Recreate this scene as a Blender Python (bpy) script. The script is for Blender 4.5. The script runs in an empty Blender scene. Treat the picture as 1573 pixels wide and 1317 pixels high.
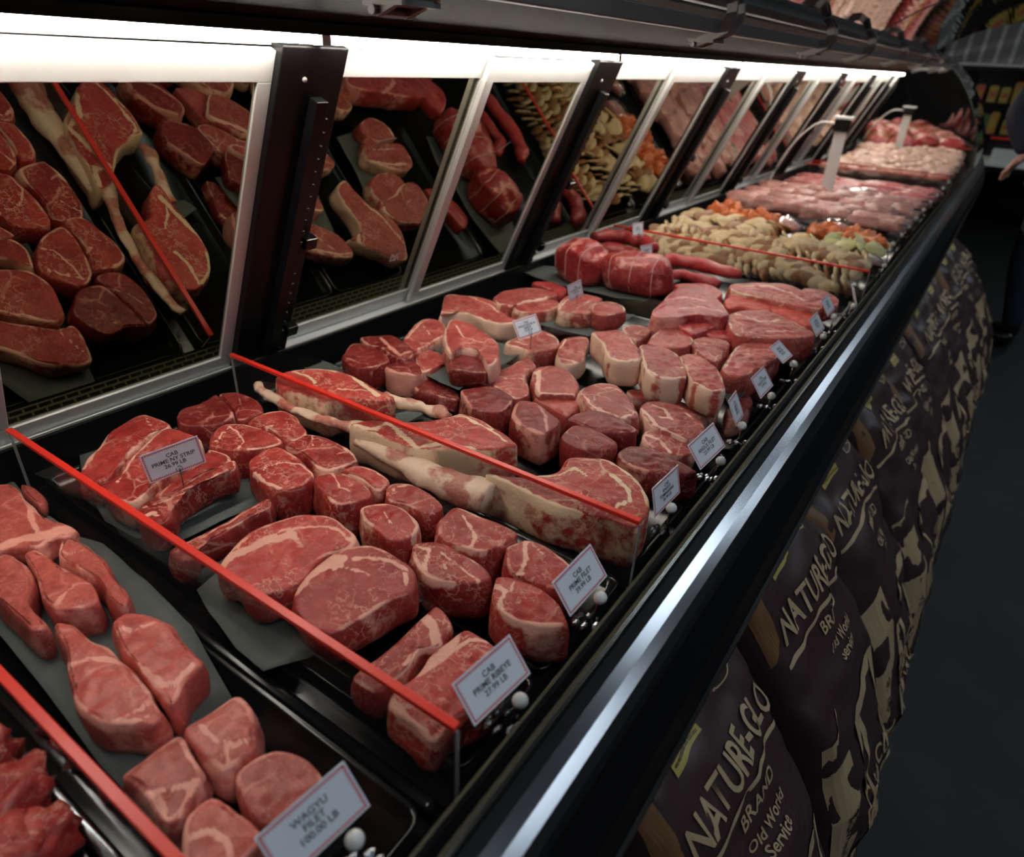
import bpy, bmesh, math, random
from mathutils import Vector, Matrix, noise
random.seed(7)
scn = bpy.context.scene
COL = scn.collection
# ------------------------------------------------------------------ camera
CAM = Vector((0, 0, 1.41)); FPX = 1040.0
def _n(v): return Vector(v).normalized()
_Y = _n((809, -532, FPX)); _Z = -_n((-226, 2242, FPX)); _X = _Y.cross(_Z).normalized(); _Z = _X.cross(_Y)
# camera-space (x right, y down, z forward) images of the world axes
RW = Matrix((_X, _Y, _Z))                     # rows: world axis expressed in camera coordinates
cam_right = Vector((_X[0], _Y[0], _Z[0])); cam_down = Vector((_X[1], _Y[1], _Z[1])); cam_fwd = Vector((_X[2], _Y[2], _Z[2]))
cd = bpy.data.cameras.new('camera'); cam = bpy.data.objects.new('camera', cd); COL.objects.link(cam)
m3 = Matrix((cam_right, -cam_down, -cam_fwd)).transposed()
cam.matrix_world = Matrix.Translation(CAM) @ m3.to_4x4()
cd.sensor_fit = 'HORIZONTAL'; cd.sensor_width = 36.0; cd.lens = 36.0 * FPX / 1573.0
cd.clip_start = .02; cd.clip_end = 60
cd.dof.use_dof = True; cd.dof.focus_distance = .98; cd.dof.aperture_fstop = 4.0
scn.camera = cam
# ------------------------------------------------------------------ colour management, world, lights
scn.view_settings.view_transform = 'Standard'; scn.view_settings.look = 'None'
scn.view_settings.gamma = 1.0; scn.view_settings.use_curve_mapping = False
scn.view_settings.exposure = 0.38
w = bpy.data.worlds.new('world'); scn.world = w; w.use_nodes = True
w.node_tree.nodes['Background'].inputs[0].default_value = (.55, .62, .75, 1)
w.node_tree.nodes['Background'].inputs[1].default_value = .02
TUBE = 37.0          # emission of the case lamps
CEIL = 10.0           # emission of the store ceiling lamps

# ------------------------------------------------------------------ helpers
def at(px, py, z=None, x=None, y=None):
    d = cam_right * ((px - 786.5) / FPX) + cam_down * ((py - 658.5) / FPX) + cam_fwd
    t = (z - CAM.z) / d.z if z is not None else (x / d.x if x is not None else y / d.y)
    return CAM + d * t
CROP = {'a': (0, 720), 'b': (80, 988), 'c': (100, 580), 'd': (300, 700), 'e': (480, 880), 'g': (560, 720), 'h': (380, 500),
        'i': (640, 580), 'j': (500, 440), 'k': (760, 520), 'l': (660, 340), 'm': (880, 400), 'n': (880, 240), 'o': (1100, 180)}
def trace(key, s, z):
    ox, oy = CROP[key]; out = []
    for q in s.split():
        a, b = q.split(','); out.append(at(ox + float(a) / 4, oy + float(b) / 4, z=z))
    return out
def tag(o, label=None, cat=None, group=None, kind=None):
    if label: o['label'] = label
    if cat: o['category'] = cat
    if group: o['group'] = group
    if kind: o['kind'] = kind
    return o
def mesh(name, vs, fs, mat, parent=None, smooth=False, attrs=None):
    me = bpy.data.meshes.new(name); me.from_pydata([tuple(v) for v in vs], [], fs); me.update()
    if mat: me.materials.append(mat)
    if smooth: me.polygons.foreach_set('use_smooth', [True] * len(me.polygons))
    if attrs:
        for k, vals in attrs.items():
            a = me.attributes.new(k, 'FLOAT', 'POINT'); a.data.foreach_set('value', vals)
    o = bpy.data.objects.new(name, me); COL.objects.link(o)
    if parent: o.parent = parent
    return o
def empty(name, loc=(0, 0, 0), parent=None):
    o = bpy.data.objects.new(name, None); COL.objects.link(o); o.location = loc; o.empty_display_size = .02
    if parent: o.parent = parent
    return o
class MB:
    def __init__(s): s.v = []; s.f = []
    def add(s, vs, fs):
        b = len(s.v); s.v += [Vector(v) for v in vs]; s.f += [tuple(i + b for i in f) for f in fs]; return s
    def box(s, x0, x1, y0, y1, z0, z1, M=None):
        vs = [Vector((x, y, z)) for x in (x0, x1) for y in (y0, y1) for z in (z0, z1)]
        if M: vs = [M @ v for v in vs]
        return s.add(vs, [(0, 1, 3, 2), (4, 6, 7, 5), (0, 4, 5, 1), (2, 3, 7, 6), (0, 2, 6, 4), (1, 5, 7, 3)])
    def prism(s, prof, y0, y1, closed=True):
        """closed profile of (x,z) extruded along y"""
        n = len(prof); vs = [Vector((x, y0, z)) for x, z in prof] + [Vector((x, y1, z)) for x, z in prof]
        fs = [(i, (i + 1) % n, n + (i + 1) % n, n + i) for i in range(n)] + [tuple(range(n - 1, -1, -1)), tuple(range(n, 2 * n))]
        return s.add(vs, fs)
    def tube(s, pts, r, n=8, caps=True, flat=1.0):
        pts = [Vector(p) for p in pts]; k = len(pts); rr = r if isinstance(r, (list, tuple)) else [r] * k
        up = Vector((0, 0, 1)); rings = []
        for i, p in enumerate(pts):
            d = (pts[min(i + 1, k - 1)] - pts[max(i - 1, 0)]).normalized()
            a = d.cross(up) if abs(d.z) < .95 else d.cross(Vector((1, 0, 0))); a.normalize(); b = a.cross(d).normalized()
            rings.append([p + (a * math.cos(t) + b * math.sin(t) * flat) * rr[i] for t in [2 * math.pi * j / n for j in range(n)]])
        vs = [v for g in rings for v in g]; fs = []
        for i in range(k - 1):
            for j in range(n): fs.append((i * n + j, i * n + (j + 1) % n, (i + 1) * n + (j + 1) % n, (i + 1) * n + j))
        if caps: fs += [tuple(range(n - 1, -1, -1)), tuple(range((k - 1) * n, k * n))]
        return s.add(vs, fs)
    def sphere(s, c, r, nu=14, nv=10, sc=(1, 1, 1)):
        c = Vector(c); vs = [c + Vector((0, 0, r * sc[2]))]
        for i in range(1, nv):
            t = math.pi * i / nv
            for j in range(nu):
                p = 2 * math.pi * j / nu; vs.append(c + Vector((r * sc[0] * math.sin(t) * math.cos(p), r * sc[1] * math.sin(t) * math.sin(p), r * sc[2] * math.cos(t))))
        vs.append(c - Vector((0, 0, r * sc[2]))); fs = []
        for j in range(nu): fs.append((0, 1 + j, 1 + (j + 1) % nu))
        for i in range(nv - 2):
            for j in range(nu): a = 1 + i * nu; fs.append((a + j, a + nu + j, a + nu + (j + 1) % nu, a + (j + 1) % nu))
        l = len(vs) - 1; a = 1 + (nv - 2) * nu
        for j in range(nu): fs.append((l, a + (j + 1) % nu, a + j))
        return s.add(vs, fs)
    def build(s, name, mat, parent=None, smooth=False, bevel=0):
        o = mesh(name, s.v, s.f, mat, parent, smooth)
        if bevel:
            b = o.modifiers.new('bevel', 'BEVEL'); b.width = bevel; b.segments = 2; b.limit_method = 'ANGLE'; b.angle_limit = .6
        return o

# ------------------------------------------------------------------ materials
MATS = {}
def nt(name):
    m = bpy.data.materials.new(name); m.use_nodes = True; t = m.node_tree; b = t.nodes['Principled BSDF']; MATS[name] = m
    return m, t, b
def pbr(name, col, rough=.5, metal=0, spec=.5, noise_amt=0, noise_scale=40, bump=0, emis=None, estr=0, coat=0):
    m, t, b = nt(name)
    b.inputs['Base Color'].default_value = (*col, 1); b.inputs['Roughness'].default_value = rough
    b.inputs['Metallic'].default_value = metal; b.inputs['Specular IOR Level'].default_value = spec
    b.inputs['Coat Weight'].default_value = coat; b.inputs['Coat Roughness'].default_value = .15
    if emis: b.inputs['Emission Color'].default_value = (*emis, 1); b.inputs['Emission Strength'].default_value = estr
    if noise_amt or bump:
        tc = t.nodes.new('ShaderNodeTexCoord'); nz = t.nodes.new('ShaderNodeTexNoise'); nz.inputs['Scale'].default_value = noise_scale; nz.inputs['Detail'].default_value = 5
        t.links.new(tc.outputs['Object'], nz.inputs['Vector'])
        if noise_amt:
            mx = t.nodes.new('ShaderNodeMix'); mx.data_type = 'RGBA'
            mx.inputs['A'].default_value = (*[c * (1 - noise_amt) for c in col], 1); mx.inputs['B'].default_value = (*[min(1, c * (1 + noise_amt)) for c in col], 1)
            t.links.new(nz.outputs['Fac'], mx.inputs['Factor']); t.links.new(mx.outputs['Result'], b.inputs['Base Color'])
        if bump:
            bp = t.nodes.new('ShaderNodeBump'); bp.inputs['Strength'].default_value = bump; bp.inputs['Distance'].default_value = .002
            t.links.new(nz.outputs['Fac'], bp.inputs['Height']); t.links.new(bp.outputs['Normal'], b.inputs['Normal'])
    return m
def ramp(t, a, b, ca=(0, 0, 0, 1), cb=(1, 1, 1, 1)):
    r = t.nodes.new('ShaderNodeValToRGB'); r.color_ramp.elements[0].position = a; r.color_ramp.elements[1].position = b
    r.color_ramp.elements[0].color = ca; r.color_ramp.elements[1].color = cb; return r
def math_(t, op, a, b=None, clamp=False):
    n = t.nodes.new('ShaderNodeMath'); n.operation = op; n.use_clamp = clamp
    for i, q in enumerate((a, b)):
        if q is None: continue
        if isinstance(q, (int, float)): n.inputs[i].default_value = q
        else: t.links.new(q, n.inputs[i])
    return n.outputs[0]
def mixc(t, f, a, b):
    mx = t.nodes.new('ShaderNodeMix'); mx.data_type = 'RGBA'
    for nm, q in (('Factor', f), ('A', a), ('B', b)):
        if isinstance(q, tuple): mx.inputs[nm].default_value = (*q, 1)
        elif isinstance(q, (int, float)): mx.inputs[nm].default_value = q
        else: t.links.new(q, mx.inputs[nm])
    return mx.outputs['Result']
def meat(name, dark, light, fatc, vein=.6, fleck=.5, rough=.40, seam=1.0, bump=.75, grain=0):
    m, t, b = nt(name); L = t.links.new
    tc = t.nodes.new('ShaderNodeTexCoord'); oi = t.nodes.new('ShaderNodeObjectInfo')
    add = t.nodes.new('ShaderNodeVectorMath'); add.operation = 'ADD'; L(tc.outputs['Object'], add.inputs[0])
    cmb = t.nodes.new('ShaderNodeCombineXYZ'); r10 = math_(t, 'MULTIPLY', oi.outputs['Random'], 7.3)
    L(r10, cmb.inputs[0]); L(math_(t, 'MULTIPLY', oi.outputs['Random'], 13.1), cmb.inputs[1]); L(cmb.outputs[0], add.inputs[1])
    P = add.outputs[0]
    def nz(scale, detail=4, rough_=.55):
        n = t.nodes.new('ShaderNodeTexNoise'); n.inputs['Scale'].default_value = scale; n.inputs['Detail'].default_value = detail; n.inputs['Roughness'].default_value = rough_
        L(P, n.inputs['Vector']); return n
    n1 = nz(22, 5); n2 = nz(60, 4)
    # domain distortion
    dn = nz(38, 3); sub = t.nodes.new('ShaderNodeVectorMath'); sub.operation = 'MULTIPLY_ADD'
    L(dn.outputs['Color'], sub.inputs[0]); sub.inputs[1].default_value = (.022, .022, .022); L(P, sub.inputs[2])
    def vor(scale, w0, w1):
        v = t.nodes.new('ShaderNodeTexVoronoi'); v.feature = 'DISTANCE_TO_EDGE'; v.inputs['Scale'].default_value = scale; L(sub.outputs[0], v.inputs['Vector'])
        r = ramp(t, w0, w1, (1, 1, 1, 1), (0, 0, 0, 1)); L(v.outputs['Distance'], r.inputs[0]); return r.outputs[0]
    big = vor(12, .006, .028); small = vor(75, .0, .075)
    mask = ramp(t, .43, .58); L(nz(17, 3).outputs['Fac'], mask.inputs[0])
    mask2 = ramp(t, .47, .62); L(nz(11, 2).outputs['Fac'], mask2.inputs[0])
    fl = ramp(t, .60, .74); L(nz(210, 4, .7).outputs['Fac'], fl.inputs[0])
    iso = ramp(t, .0, .030, (1, 1, 1, 1), (0, 0, 0, 1)); L(math_(t, 'ABSOLUTE', math_(t, 'SUBTRACT', nz(52, 3, .6).outputs['Fac'], .5)), iso.inputs[0])
    v1 = math_(t, 'MULTIPLY', iso.outputs[0], mask.outputs[0]); v1 = math_(t, 'MULTIPLY', v1, vein)
    v2 = math_(t, 'MULTIPLY', big, mask2.outputs[0]); v2 = math_(t, 'MULTIPLY', v2, seam * .7)
    v3 = math_(t, 'MULTIPLY', fl.outputs[0], fleck)
    mm = math_(t, 'MAXIMUM', math_(t, 'MAXIMUM', v1, v2), v3)
    base = ramp(t, .35, .68, (*dark, 1), (*light, 1)); L(n1.outputs['Fac'], base.inputs[0])
    bc = base.outputs[0]
    if grain:
        wv = t.nodes.new('ShaderNodeTexWave'); wv.inputs['Scale'].default_value = 34; wv.inputs['Distortion'].default_value = 9; wv.inputs['Detail'].default_value = 3; L(P, wv.inputs['Vector'])
        bc = mixc(t, math_(t, 'MULTIPLY', wv.outputs['Fac'], grain), bc, tuple(c * .45 for c in dark))
    mo = ramp(t, .35, .70, (.62, .62, .62, 1), (1.22, 1.22, 1.22, 1)); L(nz(150, 6, .75).outputs['Fac'], mo.inputs[0])
    mq = t.nodes.new('ShaderNodeMix'); mq.data_type = 'RGBA'; mq.blend_type = 'MULTIPLY'; mq.inputs['Factor'].default_value = .75; L(bc, mq.inputs['A']); L(mo.outputs[0], mq.inputs['B']); bc = mq.outputs['Result']
    # object brightness variation
    hv = t.nodes.new('ShaderNodeHueSaturation'); L(math_(t, 'ADD', math_(t, 'MULTIPLY', oi.outputs['Random'], .35), .84), hv.inputs['Value']); L(bc, hv.inputs['Color'])
    c1 = mixc(t, mm, hv.outputs[0], tuple(.78 * a + .22 * l for a, l in zip(fatc, light)))
    at_ = t.nodes.new('ShaderNodeAttribute'); at_.attribute_name = 'fat'
    fz = math_(t, 'ADD', at_.outputs['Fac'], math_(t, 'MULTIPLY', math_(t, 'SUBTRACT', n2.outputs['Fac'], .5), .95))
    fr = ramp(t, .40, .62); L(fz, fr.inputs[0])
    fcol = mixc(t, n1.outputs['Fac'], tuple(c * .82 for c in fatc), tuple(min(1, c * 1.12) for c in fatc))
    c2 = mixc(t, fr.outputs[0], c1, fcol)
    L(c2, b.inputs['Base Color'])
    b.inputs['Roughness'].default_value = rough; b.inputs['Specular IOR Level'].default_value = .32
    bp = t.nodes.new('ShaderNodeBump'); bp.inputs['Strength'].default_value = bump; bp.inputs['Distance'].default_value = .0016
    h = math_(t, 'ADD', math_(t, 'MULTIPLY', nz(95, 5, .65).outputs['Fac'], 1.0), math_(t, 'MULTIPLY', mm, .35))
    L(h, bp.inputs['Height']); L(bp.outputs['Normal'], b.inputs['Normal'])
    return m
FAT = (.78, .40, .29); CREAM = (.80, .56, .36)
MEAT = {
 'prime': meat('prime_beef', (.31, .022, .018), (.47, .058, .045), FAT, .85, .65),
 'dark': meat('dark_beef', (.19, .014, .013), (.31, .032, .028), (.62, .26, .20), .6, .45, grain=.35),
 'rib': meat('ribeye_beef', (.34, .027, .023), (.49, .065, .052), (.76, .36, .26), 1.0, .7),
 'toma': meat('tomahawk_beef', (.34, .027, .023), (.49, .065, .052), CREAM, .7, .5),
 'wagyu': meat('pale_marbled_beef', (.42, .070, .055), (.56, .125, .095), (.80, .33, .25), .4, .75, .32, .8),
 'angus': meat('angus_beef', (.35, .045, .038), (.52, .105, .085), (.80, .46, .35), .55, .45),
 'loin': meat('loin_beef', (.35, .045, .038), (.52, .105, .085), (.80, .52, .38), .55, .45),
 'lean': meat('lean_roast_beef', (.33, .018, .022), (.50, .065, .062), (.74, .30, .25), .3, .3, .3, .5),
 'cubed': meat('cubed_red_beef', (.55, .06, .04), (.68, .12, .085), (.80, .40, .30), .3, .2, .5, .1, bump=.9),
 'bone': meat('rib_bone_fat', (.50, .14, .10), (.62, .26, .18), (.80, .56, .40), .3, .2, .4, .3),
 'fat': meat('beef_fat', (.66, .36, .24), (.76, .48, .30), (.85, .62, .42), .2, .1, .4, .1),
}
M = {
 'black': pbr('black_painted_metal', (.005, .005, .0055), .35, 0, .25),
 'blackp': pbr('black_plastic', (.006, .006, .006), .2, 0, .4),
 'matteblack': pbr('matte_black_metal', (.010, .009, .009), .6, 0, .15),
 'deck': pbr('black_deck_pan', (.007, .007, .007), .35, 0, .3),
 'alu': pbr('brushed_aluminium', (.70, .70, .68), .42, .35, noise_amt=.06, noise_scale=30),
 'chrome': pbr('polished_steel', (.32, .33, .35), .22, 1),
 'warm_lit_steel': pbr('warm_lit_steel_edge', (.62, .56, .42), .25, 1),  # brushed steel with the warm light on it put into the colour
 'grey': pbr('grey_cast_metal', (.23, .215, .21), .5, .2),
 'paper': pbr('green_grey_butcher_paper', (.085, .095, .083), .7, noise_amt=.15, noise_scale=30, bump=.2),
 'red': pbr('red_plastic_strip', (.75, .035, .02), .35),
 'card': pbr('white_card', (.86, .88, .92), .35, coat=.3),
 'ink': pbr('dark_ink', (.05, .05, .06), .5),
 'redink': pbr('red_ink', (.72, .12, .15), .5),
 'ball': pbr('white_plastic', (.72, .70, .66), .3),
 'bone_plain': pbr('rib_bone', (.66, .38, .26), .38, noise_amt=.22, noise_scale=45, bump=.5),
 'twine': pbr('butcher_twine', (.62, .32, .26), .6),
 'tan': pbr('tan_print', (.46, .33, .19), .55),
 'yellow': pbr('yellow_print', (.42, .32, .08), .5),
 'bag': pbr('brown_paper_bag', (.050, .027, .026), .4, noise_amt=.2, noise_scale=12, bump=.3),
 'lit_kraft': pbr('lit_kraft_brown', (.22, .105, .045), .55),
 'orange': pbr('orange_tape', (.62, .13, .06), .5),
 'navy': pbr('navy_cloth', (.008, .010, .022), .8, bump=.3),
 'skin': pbr('skin', (.55, .28, .2), .5),
 'hair': pbr('dark_hair', (.02, .014, .01), .6),
 'cloth': pbr('white_cloth', (.62, .64, .62), .8),
 'pack': pbr('pale_pork', (.62, .32, .28), .3, noise_amt=.2, noise_scale=25),
 'edge': pbr('acrylic_edge_highlight', (.30, .28, .28), .25),
 'gedge': pbr('glass_edge_grey', (.10, .12, .10), .2),
 'green': pbr('herb_green', (.12, .22, .05), .5),
}
def glassmat(name, tint=(1, 1, 1), refl=1.0, haze=.0):
    m = bpy.data.materials.new(name); m.use_nodes = True; t = m.node_tree; t.nodes.clear()
    o = t.nodes.new('ShaderNodeOutputMaterial'); tr = t.nodes.new('ShaderNodeBsdfTransparent'); gl = t.nodes.new('ShaderNodeBsdfGlossy')
    tr.inputs[0].default_value = (*tint, 1); gl.inputs['Roughness'].default_value = .02
    fr = t.nodes.new('ShaderNodeFresnel'); fr.inputs[0].default_value = 1.5
    mx = t.nodes.new('ShaderNodeMixShader'); ge = t.nodes.new('ShaderNodeNewGeometry'); f = math_(t, 'MULTIPLY', math_(t, 'MULTIPLY', fr.outputs[0], refl, True), math_(t, 'SUBTRACT', 1.0, ge.outputs['Backfacing'])); t.links.new(f, mx.inputs[0])
    t.links.new(tr.outputs[0], mx.inputs[1]); t.links.new(gl.outputs[0], mx.inputs[2])
    last = mx.outputs[0]
    if haze:
        df = t.nodes.new('ShaderNodeBsdfDiffuse'); df.inputs[0].default_value = (.5, .5, .5, 1); m2 = t.nodes.new('ShaderNodeMixShader'); m2.inputs[0].default_value = haze
        t.links.new(last, m2.inputs[1]); t.links.new(df.outputs[0], m2.inputs[2]); last = m2.outputs[0]
    t.links.new(last, o.inputs[0]); return m
M['acrylic'] = glassmat('clear_acrylic', (.90, .90, .90), 1.0, .012)
M['glass'] = glassmat('curved_case_glass', (.93, .95, .94), 2.6, .008)
M['film'] = glassmat('clear_film', (.92, .92, .92), 3.0, .03)
def mirror():
    m, t, b = nt('dark_mirror_glass'); b.inputs['Base Color'].default_value = (.28, .265, .20, 1); b.inputs['Metallic'].default_value = 1; b.inputs['Roughness'].default_value = .015
    return m
M['mirror'] = mirror()
def emit(name, col, s):
    m = bpy.data.materials.new(name); m.use_nodes = True; t = m.node_tree; b = t.nodes['Principled BSDF']; b.inputs['Base Color'].default_value = (.8, .8, .8, 1)
    b.inputs['Emission Color'].default_value = (*col, 1); b.inputs['Emission Strength'].default_value = s; return m
M['tube'] = emit('lit_lamp_tube', (1, .93, .82), TUBE)
M['ceil'] = emit('ceiling_lamp_diffuser', (.76, .88, 1), CEIL)
def vent():
    m, t, b = nt('slotted_vent'); tc = t.nodes.new('ShaderNodeTexCoord'); mp = t.nodes.new('ShaderNodeMapping'); br = t.nodes.new('ShaderNodeTexBrick')
    mp.inputs['Rotation'].default_value = (0, 0, math.pi / 2); mp.inputs['Scale'].default_value = (1, 1, 1)
    t.links.new(tc.outputs['UV'], mp.inputs[0]); mp.inputs['Rotation'].default_value = (0, 0, 0)
    br.inputs['Scale'].default_value = 1; br.inputs['Brick Width'].default_value = .021; br.inputs['Row Height'].default_value = .0085; br.inputs['Mortar Size'].default_value = .0016; br.inputs['Mortar Smooth'].default_value = 0
    br.inputs['Color1'].default_value = (.004, .004, .004, 1); br.inputs['Color2'].default_value = (.004, .004, .004, 1); br.inputs['Mortar'].default_value = (.16, .15, .085, 1)
    t.links.new(mp.outputs[0], br.inputs[0]); t.links.new(br.outputs['Color'], b.inputs['Base Color']); b.inputs['Roughness'].default_value = .4
    return m
M['vent'] = vent()
def floor_mat():
    m, t, b = nt('dark_slate_floor'); tc = t.nodes.new('ShaderNodeTexCoord'); n = t.nodes.new('ShaderNodeTexNoise'); n.inputs['Scale'].default_value = 4; n.inputs['Detail'].default_value = 8
    t.links.new(tc.outputs['Object'], n.inputs['Vector']); r = ramp(t, .35, .7, (.005, .006, .006, 1), (.014, .015, .014, 1)); t.links.new(n.outputs['Fac'], r.inputs[0]); t.links.new(r.outputs[0], b.inputs['Base Color'])
    b.inputs['Roughness'].default_value = .55; b.inputs['Specular IOR Level'].default_value = .25; bp = t.nodes.new('ShaderNodeBump'); bp.inputs['Strength'].default_value = .35; bp.inputs['Distance'].default_value = .01; t.links.new(n.outputs['Fac'], bp.inputs['Height']); t.links.new(bp.outputs[0], b.inputs['Normal'])
    return m
M['floor'] = floor_mat()
M['wall'] = pbr('dark_wall_paint', (.03, .028, .028), .7); M['ceiling'] = pbr('black_ceiling_paint', (.02, .02, .02), .8)
M['corr'] = pbr('ribbed_cream_metal', (.34, .33, .30), .5)

# ------------------------------------------------------------------ room
def struct(name, mb, mat): return tag(mb.build(name, mat), kind='structure')
struct('floor', MB().box(-3.2, 4, -3, 12, -.1, 0), M['floor'])
struct('ceiling', MB().box(-3.2, 4, -3, 12, 3.2, 3.3), M['ceiling'])
struct('wall_left', MB().box(-3.3, -3.2, -3, 12, 0, 3.2), M['wall'])
struct('wall_right', MB().box(4, 4.1, -3, 12, 0, 3.2), M['wall'])
struct('wall_back', MB().box(-3.3, 4.1, 12, 12.1, 0, 3.2), M['wall'])
struct('wall_front', MB().box(-3.3, 4.1, -3.1, -3, 0, 3.2), M['wall'])
def ceiling_light(x, y, label):
    r = empty('ceiling_light', (x, y, 3.2)); tag(r, label, 'lamp')
    MB().box(-.16, .16, -.62, .62, -.07, 0).build('housing', M['grey'], r)
    MB().box(-.13, .13, -.58, .58, -.085, -.071).build('diffuser', M['ceil'], r)
for n_, y_ in (('nearest', .2), ('middle', 3.4), ('farthest', 6.8)):
    ceiling_light(.75, y_, n_ + ' long ceiling lamp in the row over the front of the case')
    ceiling_light(2.3, y_ - 1.0, n_ + ' long ceiling lamp in the row over the aisle')

# ------------------------------------------------------------------ the case
YB, RB = 5.6, 12.0                      # the case runs straight, then curves away to the left
def bend(v):
    if v.y <= YB: return Vector(v)
    t = (v.y - YB) / RB; return Vector((-RB + (v.x + RB) * math.cos(t), YB + (v.x + RB) * math.sin(t), v.z))
def bend_ang(y): return max(0, (y - YB) / RB)
Y0, Y1, ZD = -.75, 10.6, .80
case = empty('meat_display_case', (-.6, 3.8, 0)); tag(case, 'long black refrigerated meat case with tilted mirror doors and chrome front edge', 'display case')
def bent(mb):
    if max(v.y for v in mb.v) > YB and max(v.y for v in mb.v) - min(v.y for v in mb.v) > 1.5:
        bm = bmesh.new(); vv = [bm.verts.new(v) for v in mb.v]
        for f in mb.f: bm.faces.new([vv[i] for i in f])
        yy = YB
        while yy < Y1:
            bmesh.ops.bisect_plane(bm, geom=bm.verts[:] + bm.edges[:] + bm.faces[:], plane_co=(0, yy, 0), plane_no=(0, 1, 0)); yy += .45
        bm.verts.index_update(); mb.v = [v.co.copy() for v in bm.verts]; mb.f = [tuple(v.index for v in f.verts) for f in bm.faces]; bm.free()
    bm = bmesh.new(); vv = [bm.verts.new(v) for v in mb.v]
    for f in mb.f: bm.faces.new([vv[i] for i in f])
    bmesh.ops.recalc_face_normals(bm, faces=bm.faces[:]); bm.verts.index_update(); mb.f = [tuple(v.index for v in f.verts) for f in bm.faces]; bm.free()
    off = Vector(case.location); mb.v = [bend(v) - off for v in mb.v]; return mb
def cpart(name, mb, mat, parent=case, smooth=False, bevel=0):
    return bent(mb).build(name, mat, parent, smooth, bevel)
cpart('deck_pan', MB().box(-1.075, -.215, Y0, Y1, .74, .80), M['deck'])
cpart('cabinet_body', MB().prism([(-1.30, 0.0), (-.34, 0.0), (-.30, .12), (-.27, .66), (-.16, .735), (-1.30, .735)], Y0, Y1), M['black'])
cpart('front_bumper', MB().prism([(-.16, .74), (-.105, .75), (-.098, .79), (-.105, .83), (-.126, .866), (-.126, .877), (-.175, .877), (-.175, .80), (-.215, .80), (-.215, .74)], Y0, Y1), M['black'])
cpart('bumper_highlight_trim', MB().prism([(-.104, .775), (-.094, .779), (-.094, .787), (-.104, .791)], Y0, Y1), M['blackp'])
cpart('chrome_edge', MB().prism([(-.175, .878), (-.126, .878), (-.1255, .884), (-.129, .892), (-.136, .900), (-.146, .9065), (-.158, .911), (-.170, .9125), (-.175, .9125)], Y0, Y1), M['chrome'])
cpart('glass_channel', MB().prism([(-.197, .80), (-.1755, .80), (-.1755, .914), (-.179, .914), (-.179, .905), (-.191, .905), (-.191, .910), (-.197, .910)], Y0, Y1), M['black'])
cpart('steel_bead', MB().prism([(-.1795, .9135), (-.1752, .9135), (-.1752, .917), (-.1795, .917)], Y0, Y1), M['warm_lit_steel'])
cpart('steel_bead', MB().prism([(-.1975, .9095), (-.1945, .9095), (-.1945, .912), (-.1975, .912)], Y0, Y1), M['warm_lit_steel'])
cpart('inner_ledge', MB().prism([(-.2155, .80), (-.198, .80), (-.198, .862), (-.206, .862)], Y0, Y1), M['blackp'])
# rear vent and door track
LEAN = Vector((.406, 0, .914)).normalized(); DB = Vector((-1.125, 0, .866)); DN = Vector((.914, 0, -.406)).normalized()
def dpt(l, y, n=0): return DB + LEAN * l + DN * n + Vector((0, y, 0))
cpart('rear_riser', MB().prism([(-1.066, .80), (-1.069, .874), (-1.073, .876), (-1.085, .80)], Y0, Y1), M['black'])
v0, v1 = Vector((-1.074, 0, .8755)), Vector((-1.122, 0, .857))
vm = MB(); vm.add([Vector((p.x - q * .02, y, p.z - q * .01)) for q in (0, 1) for p in (v0, v1) for y in (Y0, Y1)], [(0, 1, 3, 2), (4, 6, 7, 5), (0, 4, 5, 1), (2, 3, 7, 6), (0, 2, 6, 4), (1, 5, 7, 3)])
ve = cpart('rear_vent', vm, M['vent'])
uv = ve.data.uv_layers.new(name='UVMap')
for lp in ve.data.loops:
    v = ve.data.vertices[lp.vertex_index].co; uv.data[lp.index].uv = (v.y, (v.z - .8) * 2.6)
LD = .595
def dbox(mb, l0, l1, y0, y1, n0, n1):
    vs = [dpt(l, y, n) for l in (l0, l1) for y in (y0, y1) for n in (n0, n1)]
    return mb.add(vs, [(0, 1, 3, 2), (4, 6, 7, 5), (0, 4, 5, 1), (2, 3, 7, 6), (0, 2, 6, 4), (1, 5, 7, 3)])
cpart('door_track', dbox(dbox(MB(), -.012, .0, Y0, Y1, -.03, .022), 0, .006, Y0, Y1, .016, .022), M['alu'], bevel=.001)
cpart('door_track', dbox(MB(), LD, LD + .010, Y0, Y1, -.03, .002), M['alu'])
cpart('rear_panel', dbox(MB(), -.1, LD + .05, Y0, Y1, -.08, -.04), M['black'])
cpart('rear_panel', MB().box(-1.31, -1.30, Y0, Y1, 0, 1.5), M['black'])
PITCH, PO, PW = .91, .690, .120
def sash(y0, y1, n, wL, wR, name='mirror_door'):
    # a sliding door: aluminium frame (mesh) with its mirror pane as a sub-part
    fr = MB(); t = .012
    dbox(fr, .002, .034, y0, y1, n, n + t); dbox(fr, LD - .046, LD - .002, y0, y1, n, n + t)
    dbox(fr, .034, LD - .046, y0, y0 + wL, n, n + t); dbox(fr, .034, LD - .046, y1 - wR, y1, n, n + t)
    f = cpart(name, fr, M['alu'], bevel=.0012)
    g = dbox(MB(), .034, LD - .046, y0 + wL, y1 - wR, n + .003, n + .008)
    bent(g).build('mirror_glass', M['mirror'], f)
for k in range(-1, 12):
    a = PO + PW + PITCH * k; b = PO + PITCH * (k + 1)
    if b > Y1 + .3: break
    b = min(b, Y1)
    sash(max(a, Y0), a + .41, -.014, .014, .020)
    sash(a + .385, b, .002, .026, .024)
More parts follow.
